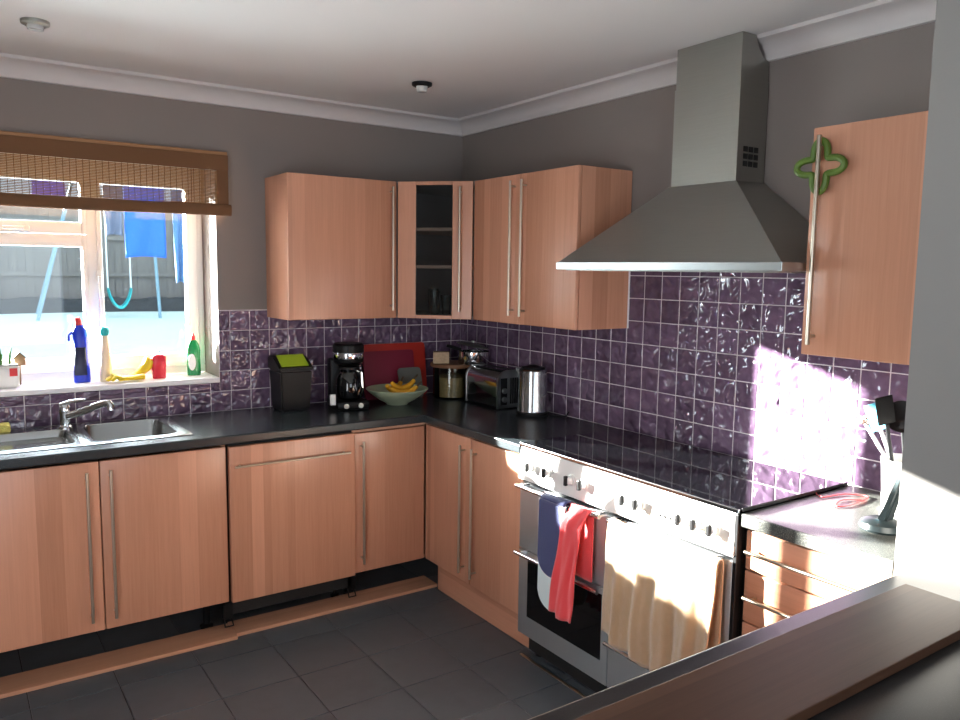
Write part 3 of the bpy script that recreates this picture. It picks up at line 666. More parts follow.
g = odoor(dm_+0.002, y1-0.006, -0.802, -0.437, 'oven_door'); ohandle(g, dm_+0.02, y1-0.03, -0.440)
obj('oven_window', box(nb(), -0.6045, -0.6015, dm_+0.035, y1-0.068, ZW-0.715, ZW-0.462, 0.001, 1), 'blackglass', g)
g = odoor(y0+0.012, dm_-0.004, -0.600, -0.155, 'tall_oven_door'); ohandle(g, y0+0.03, dm_-0.025, -0.158)
obj('oven_window', box(nb(), -0.6045, -0.6015, y0+0.07, dm_-0.05, ZW-0.56, ZW-0.24, 0.001, 1), 'blackglass', g)
g = odoor(y0+0.012, dm_-0.004, -0.802, -0.605, 'storage_door'); ohandle(g, y0+0.03, dm_-0.025, -0.612)
obj('side_panel', box(nb(), -0.606, -0.576, y0-0.004, y0+0.010, 0.095, ZW-0.006, 0.002), 'black', c)
obj('plinth', box(nb(), -0.55, -0.53, y0+0.02, y1-0.02, 0.02, 0.09), 'blackmatt', c)
for yy in (y0+0.06, y1-0.06):
    for xx in (-0.52, -0.1): obj('foot', lathe(nb(), [(0.02, 0), (0.02, 0.02), (0.012, 0.024), (0.012, 0.09)], (xx, yy, 0.001), 12), 'black', c)
props(obj('floor_strip', box(nb(), -0.592, -0.58, y0+0.02, y1-0.01, 0.0005, 0.006, 0.002), 'nickel'), 'thin metal edging strip on the floor in front of the cooker', 'floor strip')

# cloths over the handles
def drape(yt0, yt1, yb0, yb1, zfront, zback, xh, zh, r, amp, folds, seed, back_in=0.012, nu=40, nv=40):
    rs = random.Random(seed); ph = [rs.uniform(0, 6.28) for _ in range(4)]
    def fn(u, v):
        ya = yt0+(yt1-yt0)*u; zf = zfront(u)
        Lb = zh-zback; Lf = zh-zf; Lc = math.pi*r; s = v*(Lb+Lc+Lf)
        wv = 0.5+0.5*math.sin(u*folds*6.28+ph[0]+0.6*math.sin(u*5+ph[1])); wv2 = 0.5+0.5*math.sin(u*folds*2.3*6.28+ph[2])
        if s < Lb: return (xh+r+0.0, ya, zback+s)
        if s < Lb+Lc:
            a = (s-Lb)/r; return (xh+r*math.cos(a), ya, zh+r*math.sin(a))
        t = (s-Lb-Lc)/Lf; e = min(1, t*1.5)
        yy = ya*(1-t)+(yb0+(yb1-yb0)*u)*t+0.004*math.sin(t*7+u*9+ph[3])*t
        return (xh-r-amp*e*(0.75*wv+0.25*wv2)-0.002*math.sin(t*11+u*15), yy, zh-(s-Lb-Lc))
    return surf(nb(), fn, nu, nv)
HZ = ZW-0.158
tw = obj('towel', drape(-1.972, -2.445, -1.962, -2.43, lambda u: ZW-0.555-0.035*math.sin(u*3.14)-0.02*u+0.006*math.sin(u*25), ZW-0.50, -0.642, HZ, 0.0125, 0.030, 4.5, 5, nu=70, nv=50), 'towel', None, smooth=True, solid=0.005)
props(tw, 'large beige terry towel draped over the right oven handle', 'towel')
# oven glove
gl = thing('oven_glove', 'navy oven glove with a pale grey end hanging on the left oven handle', 'oven glove', (-0.655, -1.665, ZW-0.56))
def pad(yc, half, ztop, zbot, x, th, n=14):
    out = [(yc-half, ztop)]
    for i in range(n+1):
        a = math.pi+math.pi*i/n; out.append((yc+half*math.cos(a), zbot+half*0.85+half*0.85*math.sin(a)))
    out.append((yc+half, ztop)); return out
bm = nb(); prism(bm, pad(-1.678, 0.076, HZ, ZW-0.592, 0, 0), 'x', -0.656, -0.668); bmesh.ops.bevel(bm, geom=[e for e in bm.edges], offset=0.003, segments=2, affect='EDGES'); obj('pale_pad', bm, 'pale', gl, smooth=True)
bm = nb(); prism(bm, pad(-1.684, 0.073, HZ-0.001, ZW-0.452, 0, 0), 'x', -0.6685, -0.679); bmesh.ops.bevel(bm, geom=[e for e in bm.edges], offset=0.003, segments=2, affect='EDGES'); obj('navy_pad', bm, 'navy', gl, smooth=True)
obj('piping', tube(nb(), [(-0.674, y_, z_) for y_, z_ in pad(-1.684, 0.0745, HZ-0.001, ZW-0.4535, 0, 0)], 0.003, 6), 'towelwhite', gl)
bm = nb()
surf(bm, lambda u, v: (-0.642+(0.0155+0.014*(v > 0.5)*min(1, (v-0.5)*6))*math.cos(math.pi*v), -1.755+0.142*u, HZ+0.0155*math.sin(math.pi*v) if 0 < v < 1 else HZ-(0.15 if v == 0 else 0.0)), 6, 16)
obj('strap', bm, 'navy', gl, smooth=True, solid=0.004)
rt = obj('tea_towel', drape(-1.768, -1.868, -1.70, -1.83, lambda u: ZW-0.575+0.02*u-0.02*(u > 0.35), ZW-0.42, -0.642, HZ, 0.0135, 0.012, 1.6, 11, nu=30), 'coral', None, smooth=True, solid=0.005)
# keep the red towel in front of the glove
for v in rt.data.vertices:
    if v.co.x < -0.652: v.co.x -= 0.030*min(1.0, max(0.0, (HZ-v.co.z)/0.05))
props(rt, 'folded coral red tea towel hanging beside the navy oven glove', 'tea towel')

# ------------------------------------------------------------------ things on the worktop
def lbox(*a, **k): return box(nb(), *a, **k)
# food caddy
c = thing('food_caddy', 'black food waste caddy with a lime green flap lid on the worktop', 'bin', (-1.105, -0.125, ZW))
def taper(x0, x1, y0, y1, z0, z1, k, bev=0.006):
    bm = lbox(x0, x1, y0, y1, z0, z1)
    cx, cy = (x0+x1)/2, (y0+y1)/2
    for v in bm.verts:
        if v.co.z < (z0+z1)/2: v.co.x = cx+(v.co.x-cx)*k; v.co.y = cy+(v.co.y-cy)*k
    bmesh.ops.bevel(bm, geom=list(bm.edges), offset=bev, segments=3, affect='EDGES'); return bm
obj('bucket', taper(-0.083, 0.083, -0.085, 0.085, 0.001, 0.205, 0.88, 0.008), 'black', c, smooth=True, world=False)
bm = nb(); prism(bm, [(-0.088, 0.2055), (0.088, 0.2055), (0.088, 0.272), (0.01, 0.272), (-0.06, 0.225), (-0.088, 0.222)], 'x', -0.087, 0.087); bmesh.ops.bevel(bm, geom=list(bm.edges), offset=0.006, segments=2, affect='EDGES')
ld = obj('lid', bm, 'black', c, smooth=True, world=False)
bm = nb(); prism(bm, [(-0.064, 0.226), (0.006, 0.2735), (0.012, 0.2785), (-0.068, 0.230)], 'x', -0.07, 0.07); obj('flap', bm, 'lime', ld, world=False)
# coffee maker
c = thing('coffee_maker', 'black filter coffee maker with a glass jug and steel band', 'coffee maker', (-0.83, -0.205, ZW), math.radians(-8))
obj('base', lbox(-0.085, 0.085, -0.115, 0.10, 0.001, 0.045, 0.012), 'black', c, smooth=True, world=False)
obj('column', lbox(-0.08, 0.08, 0.03, 0.10, 0.044, 0.25, 0.01), 'black', c, smooth=True, world=False)
tpz = obj('filter_head', lathe(nb(), [(0.052, 0.225), (0.075, 0.24), (0.08, 0.26), (0.08, 0.325), (0.07, 0.336), (0.0, 0.338)], (0, -0.02, 0), 24, True, False), 'black', c, smooth=True, world=False)
obj('steel_band', lathe(nb(), [(0.0808, 0.258), (0.0815, 0.260), (0.0815, 0.288), (0.0808, 0.290)], (0, -0.02, 0), 28, False, False), 'chrome', tpz, smooth=True, world=False)
j = obj('jug', lathe(nb(), [(0.05, 0.05), (0.066, 0.06), (0.072, 0.10), (0.068, 0.16), (0.05, 0.19), (0.052, 0.205)], (0, -0.035, 0), 24, True, False), 'blackglass', c, smooth=True, world=False)
obj('jug_lid', lathe(nb(), [(0.054, 0.205), (0.054, 0.216), (0.0, 0.22)], (0, -0.035, 0), 24, True, False), 'black', j, smooth=True, world=False)
obj('jug_handle', tube(nb(), [(0.02, -0.085, 0.20), (0.035, -0.125, 0.195), (0.038, -0.13, 0.12), (0.03, -0.10, 0.08)], 0.008, 8), 'chrome', j, smooth=True, world=False)
for xx in (-0.04, 0.035): obj('switch', tube(nb(), [(xx, -0.112, 0.024), (xx, -0.122, 0.024)], 0.013, 12), 'steel', c, world=False)
pk = obj('tag', lbox(-0.118, -0.09, -0.10, -0.085, 0.03, 0.085, 0.002), 'white', c, world=False)
# chopping boards leaning on the wall
def leaner(name, label, cat, x0, x1, zt, yb, yt, m, rad=0.02, grp=None, th=0.008):
    h = math.hypot(zt, yb-yt); a = math.atan2(yt-yb, zt)
    bm = nb(); prism(bm, [(x, y) for x, y, _ in rrect(x0, x1, 0, h, 0, rad)], 'y', -th/2, th/2)
    bm.transform(Matrix.Translation((0, yb, ZW+th*0.5*abs(math.sin(a))+0.001)) @ Matrix.Rotation(-a, 4, 'X'))
    o = obj(name, bm, m, None, smooth=True); props(o, label, cat, grp); return o
leaner('chopping_board', 'larger orange-red chopping board leaning on the tiles', 'chopping board', -0.655, -0.262, 0.30, -0.055, -0.0165, 'redboard', 0.02, 'chopping boards')
leaner('chopping_board', 'smaller wine-red chopping board leaning in front of the orange-red one', 'chopping board', -0.66, -0.345, 0.262, -0.075, -0.032, 'wineboard', 0.015, 'chopping boards')
leaner('tray', 'grey plastic tray leaning behind the fruit bowl', 'tray', -0.47, -0.325, 0.165, -0.125, -0.080, 'greyboard', 0.02)
# bowl and bananas
bc = Vector((-0.565, -0.255, ZW))
o = obj('fruit_bowl', lathe(nb(), [(0.055, 0.001), (0.06, 0.008), (0.10, 0.03), (0.150, 0.068), (0.166, 0.084), (0.163, 0.087), (0.145, 0.073), (0.095, 0.036), (0.05, 0.014), (0.0, 0.012)], bc, 36, True, False), 'bowl', None, smooth=True)
props(o, 'pale green ceramic fruit bowl on the worktop', 'bowl')
def banana(label, c0, rz, tilt, s=1.0):
    t = thing('banana', label, 'banana', c0, rz, 'bananas in the bowl')
    pts = []; rs = []
    for i in range(13):
        u = i/12; a = math.radians(-55+110*u); pts.append((0.09*s*math.sin(a), 0, 0.085*s*(1-math.cos(a))*tilt)); rs.append(0.004+0.0125*math.sin(math.pi*min(1, max(0, u*0.94+0.03)))**0.6)
    obj('fruit', tube(nb(), pts[1:-1], rs[1:-1], 10), 'banana', t, smooth=True, world=False)
    obj('stalk', tube(nb(), [pts[-2], pts[-1], (pts[-1][0]+0.012*s, 0, pts[-1][2]+0.012)], [0.006, 0.005, 0.005], 6), 'bananatip', t, world=False)
banana('front banana in the fruit bowl', bc+Vector((0.01, -0.055, 0.068)), math.radians(-8), 1.0, 1.15)
banana('middle banana in the fruit bowl, curving upward', bc+Vector((0.03, -0.01, 0.085)), math.radians(14), 1.1, 1.25)
banana('rear banana in the fruit bowl', bc+Vector((0.0, 0.035, 0.072)), math.radians(32), 1.1, 1.15)
# jar with lid, pan and box stacked
jc = Vector((-0.185, -0.20, ZW))
c = thing('storage_jar', 'wide glass storage jar with a brown wooden lid in the corner', 'jar', jc)
obj('glass', lathe(nb(), [(0.10, 0.001), (0.108, 0.01), (0.108, 0.175), (0.104, 0.175), (0.104, 0.012), (0.0, 0.008)], (0, 0, 0), 32, True, False), 'jarglass', c, smooth=True, world=False)
obj('contents', lathe(nb(), [(0.0, 0.010), (0.102, 0.012), (0.102, 0.12), (0.0, 0.128)], (0, 0, 0), 28, False, False), 'boxcard', c, smooth=True, world=False)
obj('lid', lathe(nb(), [(0.0, 0.176), (0.120, 0.176), (0.124, 0.182), (0.124, 0.192), (0.120, 0.197), (0.0, 0.197)], (0, 0, 0), 32, False, False), 'lidwood', c, smooth=True, world=False)
bm = lbox(-0.045, 0.045, -0.03, 0.03, 0.198, 0.262, 0.003); bm.transform(Matrix.Translation(jc+Vector((-0.073, -0.002, 0))) @ Matrix.Rotation(math.radians(-32), 4, 'Z'))
props(obj('small_box', bm, 'boxcard'), 'small printed beige box on the wooden jar lid', 'box')
pc = jc+Vector((0.080, -0.098, 0.198))
c = thing('saucepan', 'small stainless steel pan with a tilted dark lid on top of the jar', 'pan', pc)
obj('pan', lathe(nb(), [(0.0, 0.0), (0.084, 0.0005), (0.088, 0.006), (0.088, 0.068), (0.092, 0.070), (0.086, 0.068), (0.085, 0.008), (0.0, 0.006)], (0, 0, 0), 30, False, False), 'chrome', c, smooth=True, world=False)
bm = nb(); lathe(bm, [(0.0, -0.002), (0.090, 0.0), (0.092, 0.003), (0.06, 0.016), (0.012, 0.02), (0.012, 0.03), (0.0, 0.032)], (0, 0, 0), 28, False, False); bm.transform(Matrix.Translation((-0.008, 0.002, 0.096)) @ Matrix.Rotation(math.radians(14), 4, 'Y'))
ll = obj('lid', bm, 'hoodsteel', c, smooth=True, world=False)
obj('pan_handle', tube(nb(), [(-0.055, 0.045, 0.075), (-0.10, 0.07, 0.09), (-0.125, 0.085, 0.098)], [0.008, 0.010, 0.009], 8), 'black', c, smooth=True, world=False)
# toaster
tx0, tx1, ty0, ty1 = -0.215, -0.045, -0.69, -0.385
c = thing('toaster', 'chrome four-slice toaster with rounded top and black dials', 'toaster', ((tx0+tx1)/2, (ty0+ty1)/2, ZW))
def archp(x0, x1, z0, z1, r=0.06, n=7):
    out = [(x0, z0), (x1, z0)]
    for i in range(n+1):
        a = math.radians(90*i/n); out.append((x1-r+r*math.cos(a), z1-r+r*math.sin(a)))
    for i in range(n+1):
        a = math.radians(90+90*i/n); out.append((x0+r+r*math.cos(a), z1-r+r*math.sin(a)))
    return out
bd = obj('body', prism(nb(), archp(tx0, tx1, ZW+0.018, ZW+0.200), 'y', ty0+0.012, ty1-0.012), 'chrome', c, smooth=True)
obj('base', lbox(tx0+0.006, tx1-0.006, ty0+0.006, ty1-0.006, ZW+0.004, ZW+0.0175, 0.003), 'black', c)
for ya in ((ty0, ty0+0.0115), (ty1-0.0115, ty1)):
    obj('end_plate', prism(nb(), archp(tx0-0.003, tx1+0.003, ZW+0.008, ZW+0.204), 'y', *ya), 'steel', c, smooth=True)
ribs = nb()
for i in range(6): box(ribs, tx0+0.075+0.014*i, tx0+0.082+0.014*i, ty0-0.005, ty0-0.0005, ZW+0.03, ZW+0.165)
obj('ribs', ribs, 'black', c)
obj('dial_panel', lbox(tx0+0.014, tx0+0.056, ty0-0.003, ty0-0.0005, ZW+0.025, ZW+0.165, 0.001), 'black', c)
for zz in (0.055, 0.10): obj('dial', tube(nb(), [(tx0+0.035, ty0-0.002, ZW+zz), (tx0+0.035, ty0-0.016, ZW+zz)], 0.014, 14), 'steel', c, smooth=True)
for xx in (-0.165, -0.095):
    obj('slot', lbox(xx-0.014, xx+0.014, ty0+0.03, ty1-0.03, ZW+0.1995, ZW+0.2012), 'blackmatt', c)
for xx in (tx0+0.02, tx1-0.02):
    for yy in (ty0+0.03, ty1-0.03): obj('foot', tube(nb(), [(xx, yy, ZW+0.0005), (xx, yy, ZW+0.005)], 0.008, 8), 'black', c)
# kettle
kc = Vector((-0.135, -0.872, ZW))
c = thing('kettle', 'cylindrical stainless steel kettle beside the toaster', 'kettle', kc)
obj('power_base', lathe(nb(), [(0.0, 0.001), (0.078, 0.001), (0.08, 0.006), (0.078, 0.016), (0.0, 0.018)], (0, 0, 0), 32, False, False), 'black', c, smooth=True, world=False)
obj('body', lathe(nb(), [(0.074, 0.0185), (0.076, 0.022), (0.074, 0.03), (0.070, 0.225), (0.062, 0.232)], (0, 0, 0), 36), 'kettle', c, smooth=True, world=False)
obj('lid', lathe(nb(), [(0.061, 0.2325), (0.058, 0.242), (0.03, 0.246), (0.02, 0.252), (0.0, 0.253)], (0, 0, 0), 28, True, False), 'black', c, smooth=True, world=False)
obj('handle', tube(nb(), [(0.03, 0.045, 0.238), (0.055, 0.085, 0.232), (0.062, 0.095, 0.20), (0.06, 0.092, 0.10), (0.048, 0.072, 0.055)], [0.010, 0.012, 0.012, 0.011, 0.009], 10), 'black', c, smooth=True, world=False)
bm = nb(); loft(bm, [[(-0.060, 0.022, 0.19), (-0.060, -0.022, 0.19), (-0.060, -0.022, 0.226), (-0.060, 0.022, 0.226)], [(-0.088, 0.006, 0.226), (-0.088, -0.006, 0.226), (-0.088, -0.008, 0.230), (-0.088, 0.008, 0.230)]]); bm.transform(Matrix.Rotation(math.radians(-55), 4, 'Z'))
obj('spout', bm, 'steel', c, world=False)
props(obj('kettle_flex', tube(nb(), [(-0.10, -0.96, ZW+0.006), (-0.06, -0.99, ZW+0.005), (-0.03, -1.01, ZW+0.006), (-0.02, -1.02, ZW+0.03)], 0.004, 6), 'black', None, smooth=True), 'short black cable lying beside the kettle', 'cable')

# right-hand worktop: utensils, phone, cable
uc = Vector((-0.165, -2.735, ZW))
o = obj('utensil_pot', lathe(nb(), [(0.056, 0.001), (0.062, 0.006), (0.074, 0.165), (0.070, 0.165), (0.057, 0.012), (0.0, 0.010)], uc, 28, True, False), 'white', None, smooth=True)
props(o, 'white utensil pot in the sun beside the projecting wall', 'pot')
def utensil(name, label, base, top, m, head, hm):
    t = thing(name, label, 'utensil', base, 0, 'utensils in the pot')
    base, top = Vector(base), Vector(top)
    obj('handle', tube(nb(), [base, (base*0.5+top*0.5), top], 0.006, 8), m, t, smooth=True); head(t, base, top, hm)
def disc(t, base, top, hm, r_=0.045):
    d_ = (top-base).normalized(); bm = nb(); lathe(bm, [(0.0, -0.004), (r_*0.7, -0.002), (r_, 0.006), (r_*0.98, 0.008), (r_*0.65, 0.002), (0, 0.0)], (0, 0, 0), 20, False, False)
    q = Vector((-0.8, -0.45, 0.4)).to_track_quat('Z', 'Y').to_matrix().to_4x4()
    bm.transform(Matrix.Translation(top+d_*r_*0.9) @ q); obj('bowl', bm, hm, t, smooth=True)
def slotted(t, base, top, hm):
    d_ = (top-base).normalized(); bm = lbox(-0.028, 0.028, -0.003, 0.003, 0, 0.085, 0.002)
    bm.transform(Matrix.Translation(top) @ d_.to_track_quat('Z', 'Y').to_matrix().to_4x4() @ Matrix.Rotation(math.radians(90), 4, 'Z')); obj('blade', bm, hm, t)
def brushy(t, base, top, hm):
    d_ = (top-base).normalized(); bm = nb()
    for i in range(60):
        a = random.uniform(0, 6.28); p = top+d_*random.uniform(0, 0.025); n_ = Vector((math.cos(a), math.sin(a), random.uniform(-0.4, 0.7))).normalized()
        tube(bm, [p, p+n_*0.024], [0.0016, 0.001], 3)
    props(obj('bristles', bm, hm, t), kind='stuff')
b0 = uc+Vector((0, 0, 0.02))
utensil('ladle', 'large round black serving spoon in the utensil pot', b0+Vector((-0.02, -0.02, 0)), at(903, 432, 'x', -0.19), 'black', lambda t, b, p, m: disc(t, b, p, m, 0.05), 'black')
utensil('slotted_spatula', 'black slotted spatula standing upright in the utensil pot', b0+Vector((-0.02, 0.01, 0)), at(887, 424, 'x', -0.235), 'black', slotted, 'black')
utensil('silicone_spatula', 'pale blue silicone spatula in the utensil pot', b0+Vector((-0.01, -0.02, 0)), at(881, 430, 'x', -0.17), 'white', slotted, 'bluebrush')
utensil('dish_brush', 'brown bristled brush leaning left out of the utensil pot', b0+Vector((0.02, -0.02, 0)), at(866, 424, 'x', -0.13), 'white', brushy, 'brush')
ph = thing('cordless_phone', 'dark cordless phone standing in its charging cradle on the speckled worktop', 'phone', (-0.385, -2.785, ZW), math.radians(35))
obj('cradle', lathe(nb(), [(0.055, 0.001), (0.06, 0.008), (0.055, 0.022), (0.035, 0.032), (0.0, 0.034)], (0, 0, 0), 26, True, False), 'phone', ph, smooth=True, world=False)
bm = lbox(-0.024, 0.024, -0.013, 0.013, 0.015, 0.185)
for v in bm.verts:
    if v.co.z > 0.1: v.co.x *= 0.5; v.co.y *= 0.6
bmesh.ops.bevel(bm, geom=list(bm.edges), offset=0.006, segments=3, affect='EDGES')
bm.transform(Matrix.Translation((0.0, 0.0, 0.0)) @ Matrix.Rotation(math.radians(-35), 4, 'Z') @ Matrix.Rotation(math.radians(15), 4, 'X') @ Matrix.Rotation(math.radians(4), 4, 'Y')); hs = obj('handset', bm, 'phone', ph, smooth=True, world=False)
cp = [at(x_, y_, 'z', ZW+0.004) for x_, y_ in ((820, 482), (815, 490), (822, 497), (845, 494), (868, 497), (850, 505), (836, 506), (842, 500), (862, 500))]
def smooth_pts(p, k=6):
    out = []
    for i in range(len(p)-1):
        a, b, c_, d_ = p[max(i-1, 0)], p[i], p[i+1], p[min(i+2, len(p)-1)]
        for q in range(k):
            t = q/k; out.append(0.5*((2*b)+(c_-a)*t+(2*a-5*b+4*c_-d_)*t*t+(3*b-a-3*c_+d_)*t*t*t))
    return out+[p[-1]]
props(obj('red_cable', tube(nb(), smooth_pts(cp), 0.0022, 6), 'cable', None, smooth=True), 'thin red cable coiled on the worktop behind the phone', 'cable')

# ------------------------------------------------------------------ sill things
SZ = zb+0.0005
def sillpos(px_, y): return at(px_, 370, 'y', y).x
c = thing('cleaner_bottle', 'blue toilet cleaner bottle with red cap on the window sill', 'bottle', (sillpos(82, 0.13), 0.13, SZ))
bm = nb(); loops = []
for rx, ry, z, ox in ((0.034, 0.026, 0, 0), (0.036, 0.028, 0.01, 0), (0.035, 0.027, 0.06, 0), (0.031, 0.025, 0.13, 0), (0.030, 0.024, 0.18, 0), (0.034, 0.024, 0.21, -0.004), (0.028, 0.02, 0.245, -0.004), (0.016, 0.014, 0.268, -0.006)):
    loops.append([(ox+rx*math.cos(a), ry*math.sin(a), z) for a in [2*math.pi*i/20 for i in range(20)]])
obj('bottle', loft(bm, loops), 'blueb', c, smooth=True, world=False)
obj('cap', tube(nb(), [(-0.006, 0, 0.267), (-0.008, 0, 0.285), (-0.012, 0, 0.302)], [0.015, 0.014, 0.011], 12), 'redcap', c, smooth=True, world=False)
bm = nb(); loops = []
for rx, ry, z in ((0.0365, 0.0285, 0.035), (0.0350, 0.0275, 0.10), (0.0318, 0.0258, 0.165)):
    loops.append([(rx*math.cos(a), ry*math.sin(a), z) for a in [math.radians(200+100*i/10) for i in range(11)]])
bm2 = nb(); vl = [[bm2.verts.new(p) for p in lp] for lp in loops]
for a_, b_ in zip(vl, vl[1:]):
    for i in range(10): bm2.faces.new((a_[i], a_[i+1], b_[i+1], b_[i]))
obj('label', bm2, 'label', c, smooth=True, world=False, solid=0.0008)
obj('grip', tube(nb(), [(-0.034, 0, 0.235), (-0.05, 0, 0.22), (-0.05, 0, 0.195)], 0.007, 8), 'blueb', c, smooth=True, world=False)
c = thing('spray_bottle', 'slim cream bottle with teal cap on the window sill', 'bottle', (sillpos(106, 0.12), 0.12, SZ))
obj('bottle', lathe(nb(), [(0.027, 0), (0.029, 0.006), (0.026, 0.07), (0.018, 0.17), (0.014, 0.215)], (0, 0, 0), 20), 'cream', c, smooth=True, world=False)
obj('cap', lathe(nb(), [(0.016, 0.2155), (0.020, 0.222), (0.022, 0.238), (0.017, 0.254), (0.0, 0.258)], (0, 0, 0), 18, True, False), 'teal', c, smooth=True, world=False)
# gloves
def glove(label, loc, rz, s=1.0):
    t = thing('rubber_glove', label, 'glove', loc, rz, 'rubber gloves')
    bm = nb(); loops = []
    for x_, wd, h_ in ((-0.02, 0.030, 0.044), (0.01, 0.030, 0.040), (0.05, 0.026, 0.034), (0.085, 0.036, 0.036), (0.11, 0.034, 0.030)):
        loops.append([(x_*s, wd*s*math.cos(a), 0.014+h_*s*0.75*(0.5+0.5*math.sin(a))-0.008) for a in [2*math.pi*i/14 for i in range(14)]])
    loft(bm, loops)
    for k in range(4):
        yy = (-0.026+0.0175*k)*s; ln = (0.062, 0.075, 0.072, 0.055)[k]*s
        tube(bm, [(0.10*s, yy, 0.020), (0.10*s+ln*0.55, yy*1.25, 0.030), (0.10*s+ln, yy*1.3, 0.013)], [0.0115*s, 0.011*s, 0.009*s], 8)
    tube(bm, [(0.06*s, -0.024*s, 0.016), (0.085*s, -0.05*s, 0.016), (0.10*s, -0.062*s, 0.011)], [0.010*s, 0.009*s, 0.007*s], 8)
    obj('glove', bm, 'yellow', t, smooth=True, world=False)
glove('yellow rubber glove lying flat with fingers to the left', (sillpos(140, 0.05), 0.05, SZ), math.radians(183), 0.85)
t = thing('rubber_glove', 'yellow rubber glove with its cuff standing up against the red soap', 'glove', (sillpos(143, 0.11), 0.11, SZ), 0, 'rubber gloves')
bm = nb(); loops = []
for k, (x_, z_, w1, w2) in enumerate(((-0.055, 0.014, 0.012, 0.03), (-0.03, 0.022, 0.018, 0.03), (-0.005, 0.040, 0.022, 0.03), (0.018, 0.062, 0.026, 0.03), (0.034, 0.09, 0.03, 0.028), (0.036, 0.094, 0.026, 0.024))):
    loops.append([(x_-w1*0.75*math.sin(a), w2*math.cos(a), max(0.001, z_+w1*0.6*math.sin(a))) for a in [2*math.pi*i/14 for i in range(14)]])
obj('glove', loft(bm, loops), 'yellow', t, smooth=True, world=False)
c = thing('hand_soap', 'small red soap dispenser on the window sill beside the gloves', 'soap', (sillpos(159, 0.10), 0.10, SZ))
bm = nb(); loft(bm, [rrect(-0.030*k, 0.030*k, -0.019*k, 0.019*k, z, 0.012*k, 4) for k, z in ((0.92, 0), (1.0, 0.006), (1.06, 0.06), (1.10, 0.105), (0.95, 0.113), (0.45, 0.118))]); obj('bottle', bm, 'redsoap', c, smooth=True, world=False)
obj('pump', tube(tube(nb(), [(0, 0, 0.118), (0, 0, 0.135)], 0.006, 10), [(0, 0, 0.138), (-0.004, -0.012, 0.138)], 0.005, 8), 'jarglass', c, smooth=True, world=False)
c = thing('washing_up_liquid', 'green washing-up liquid bottle with red cap by the window jamb', 'bottle', (sillpos(194, 0.14), 0.14, SZ))
bm = nb(); loft(bm, [rrect(-0.033*k, 0.033*k, -0.018*k, 0.018*k, z, 0.0165*k, 4) for k, z in ((0.95, 0), (1, 0.006), (1.0, 0.05), (0.92, 0.09), (0.98, 0.125), (0.8, 0.155), (0.4, 0.178))]); obj('bottle', bm, 'greensoap', c, smooth=True, world=False)
bm = nb(); loft(bm, [[(-0.013+0.018*math.cos(a), y_, 0.068+0.042*math.sin(a)) for a in [2*math.pi*i/20 for i in range(20)]] for y_ in (-0.0195, -0.0175)]); obj('label', bm, 'white', c, world=False)
obj('cap', lathe(nb(), [(0.011, 0.178), (0.011, 0.196), (0.006, 0.202), (0.005, 0.212), (0.0, 0.213)], (0, 0, 0), 14, True, False), 'redcap', c, smooth=True, world=False)
c = thing('plant_pot', 'white plant pot with a red label and green shoots on the sill', 'plant', (sillpos(4, 0.10), 0.10, SZ))
pot = obj('pot', taper(-0.06, 0.06, -0.045, 0.045, 0.0005, 0.10, 0.86, 0.008), 'white', c, smooth=True, world=False)
obj('red_label', lbox(0.018, 0.048, -0.0465, -0.0445, 0.055, 0.09), 'redcap', pot, world=False)
obj('soil', lbox(-0.052, 0.052, -0.038, 0.038, 0.099, 0.103), 'hedge', c, world=False)
for i in range(7):
    x_ = random.uniform(-0.04, 0.03); y_ = random.uniform(-0.025, 0.025); h_ = random.uniform(0.04, 0.08)
    obj('shoot', tube(nb(), [(x_, y_, 0.10), (x_+0.004, y_, 0.10+h_*0.6), (x_+random.uniform(-0.015, 0.015), y_, 0.10+h_)], [0.006, 0.005, 0.001], 6), 'plant', c, smooth=True, world=False)
hx_ = sillpos(20, 0.17)
c = thing('bird_house', 'tiny wooden bird house ornament on a stick behind the plant pot', 'ornament', (hx_, 0.17, SZ))
obj('stick', tube(nb(), [(0, 0, 0.0), (0, 0, 0.09)], 0.004, 6), 'birdhouse', c, world=False)
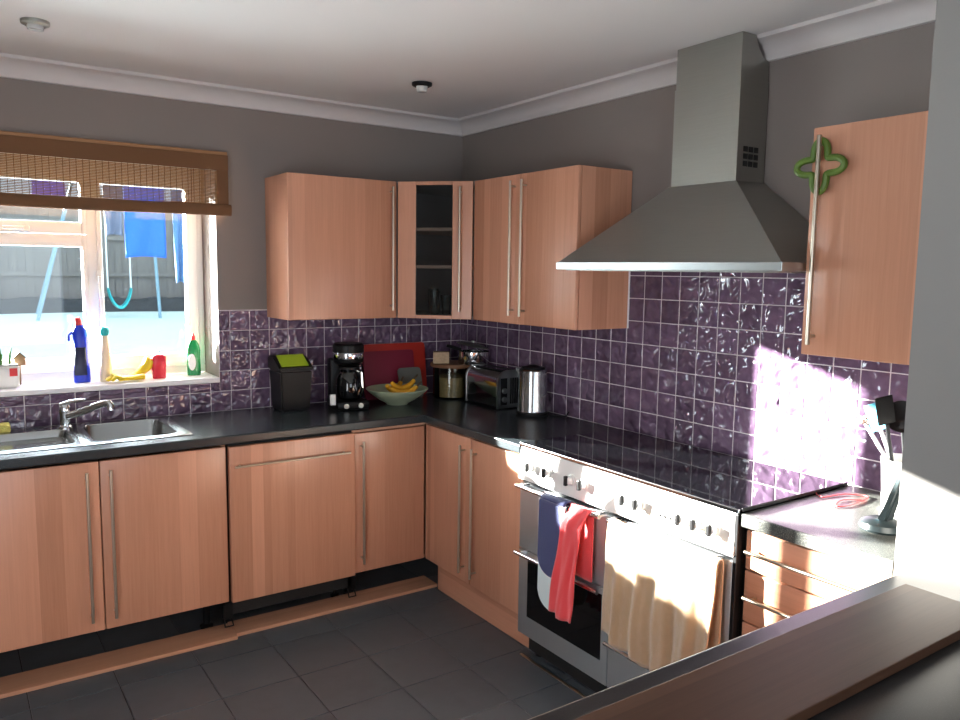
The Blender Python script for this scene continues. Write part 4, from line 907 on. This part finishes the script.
bm = nb(); prism(bm, [(-0.022, 0.09), (0.022, 0.09), (0.022, 0.125), (0, 0.145), (-0.022, 0.125)], 'y', -0.018, 0.018); hb = obj('house', bm, 'birdhouse', c, world=False)
bm = nb(); prism(bm, [(-0.030, 0.1205), (-0.027, 0.118), (0, 0.1455), (0.027, 0.118), (0.030, 0.1205), (0, 0.152)], 'y', -0.024, 0.024); obj('roof', bm, 'roofgrey', hb, world=False)

# ------------------------------------------------------------------ ceiling lights
for i, (px_, py_, lab) in enumerate(((35, 21, 'dark-rimmed recessed downlight above the window'), (422, 83, 'drop-lensed downlight in the ceiling above the corner'))):
    p = at(px_, py_, 'z', ZC)
    c = thing('downlight', lab, 'ceiling light', (p.x, p.y, ZC-0.03), 0, 'ceiling downlights')
    bm = nb(); lathe(bm, [(0.028, 0.0295), (0.028, 0.016), (0.034, 0.012), (0.046, 0.018), (0.047, 0.0295)], (0, 0, 0), 24, False, False); obj('ring', bm, 'hoodsteel' if i == 0 else 'black', c, smooth=True, world=False)
    obj('lamp', lathe(nb(), [(0.0, -0.012 if i else 0.005), (0.022, -0.010 if i else 0.006), (0.0265, 0.0), (0.0265, 0.0295)], (0, 0, 0), 20, False, True), 'lamp', c, smooth=True, world=False)

# ------------------------------------------------------------------ peninsula
pe = thing('breakfast_bar', 'black topped breakfast bar peninsula in the foreground', 'counter', (-1.5, -3.3, 0))
bm = nb(); box(bm, -2.42, -0.602, -3.64, -2.985, ZW-0.04, ZW, 0.005, 3); obj('counter_top', bm, 'bar', pe, smooth=True)
obj('edging', box(nb(), -2.418, -0.604, -2.9845, -2.983, ZW-0.036, ZW-0.003), 'nickel', pe)
obj('cabinet_panel', box(nb(), -2.30, -0.61, -3.40, -3.05, 0.001, ZW-0.041), 'wood', pe)
bm = nb(); box(bm, -2.40, -0.775, -3.235, -3.052, ZW+0.0008, ZW+0.021, 0.002, 2)
props(obj('wooden_board', bm, 'walnut', None), 'long brown wooden board lying on the black breakfast bar', 'board')
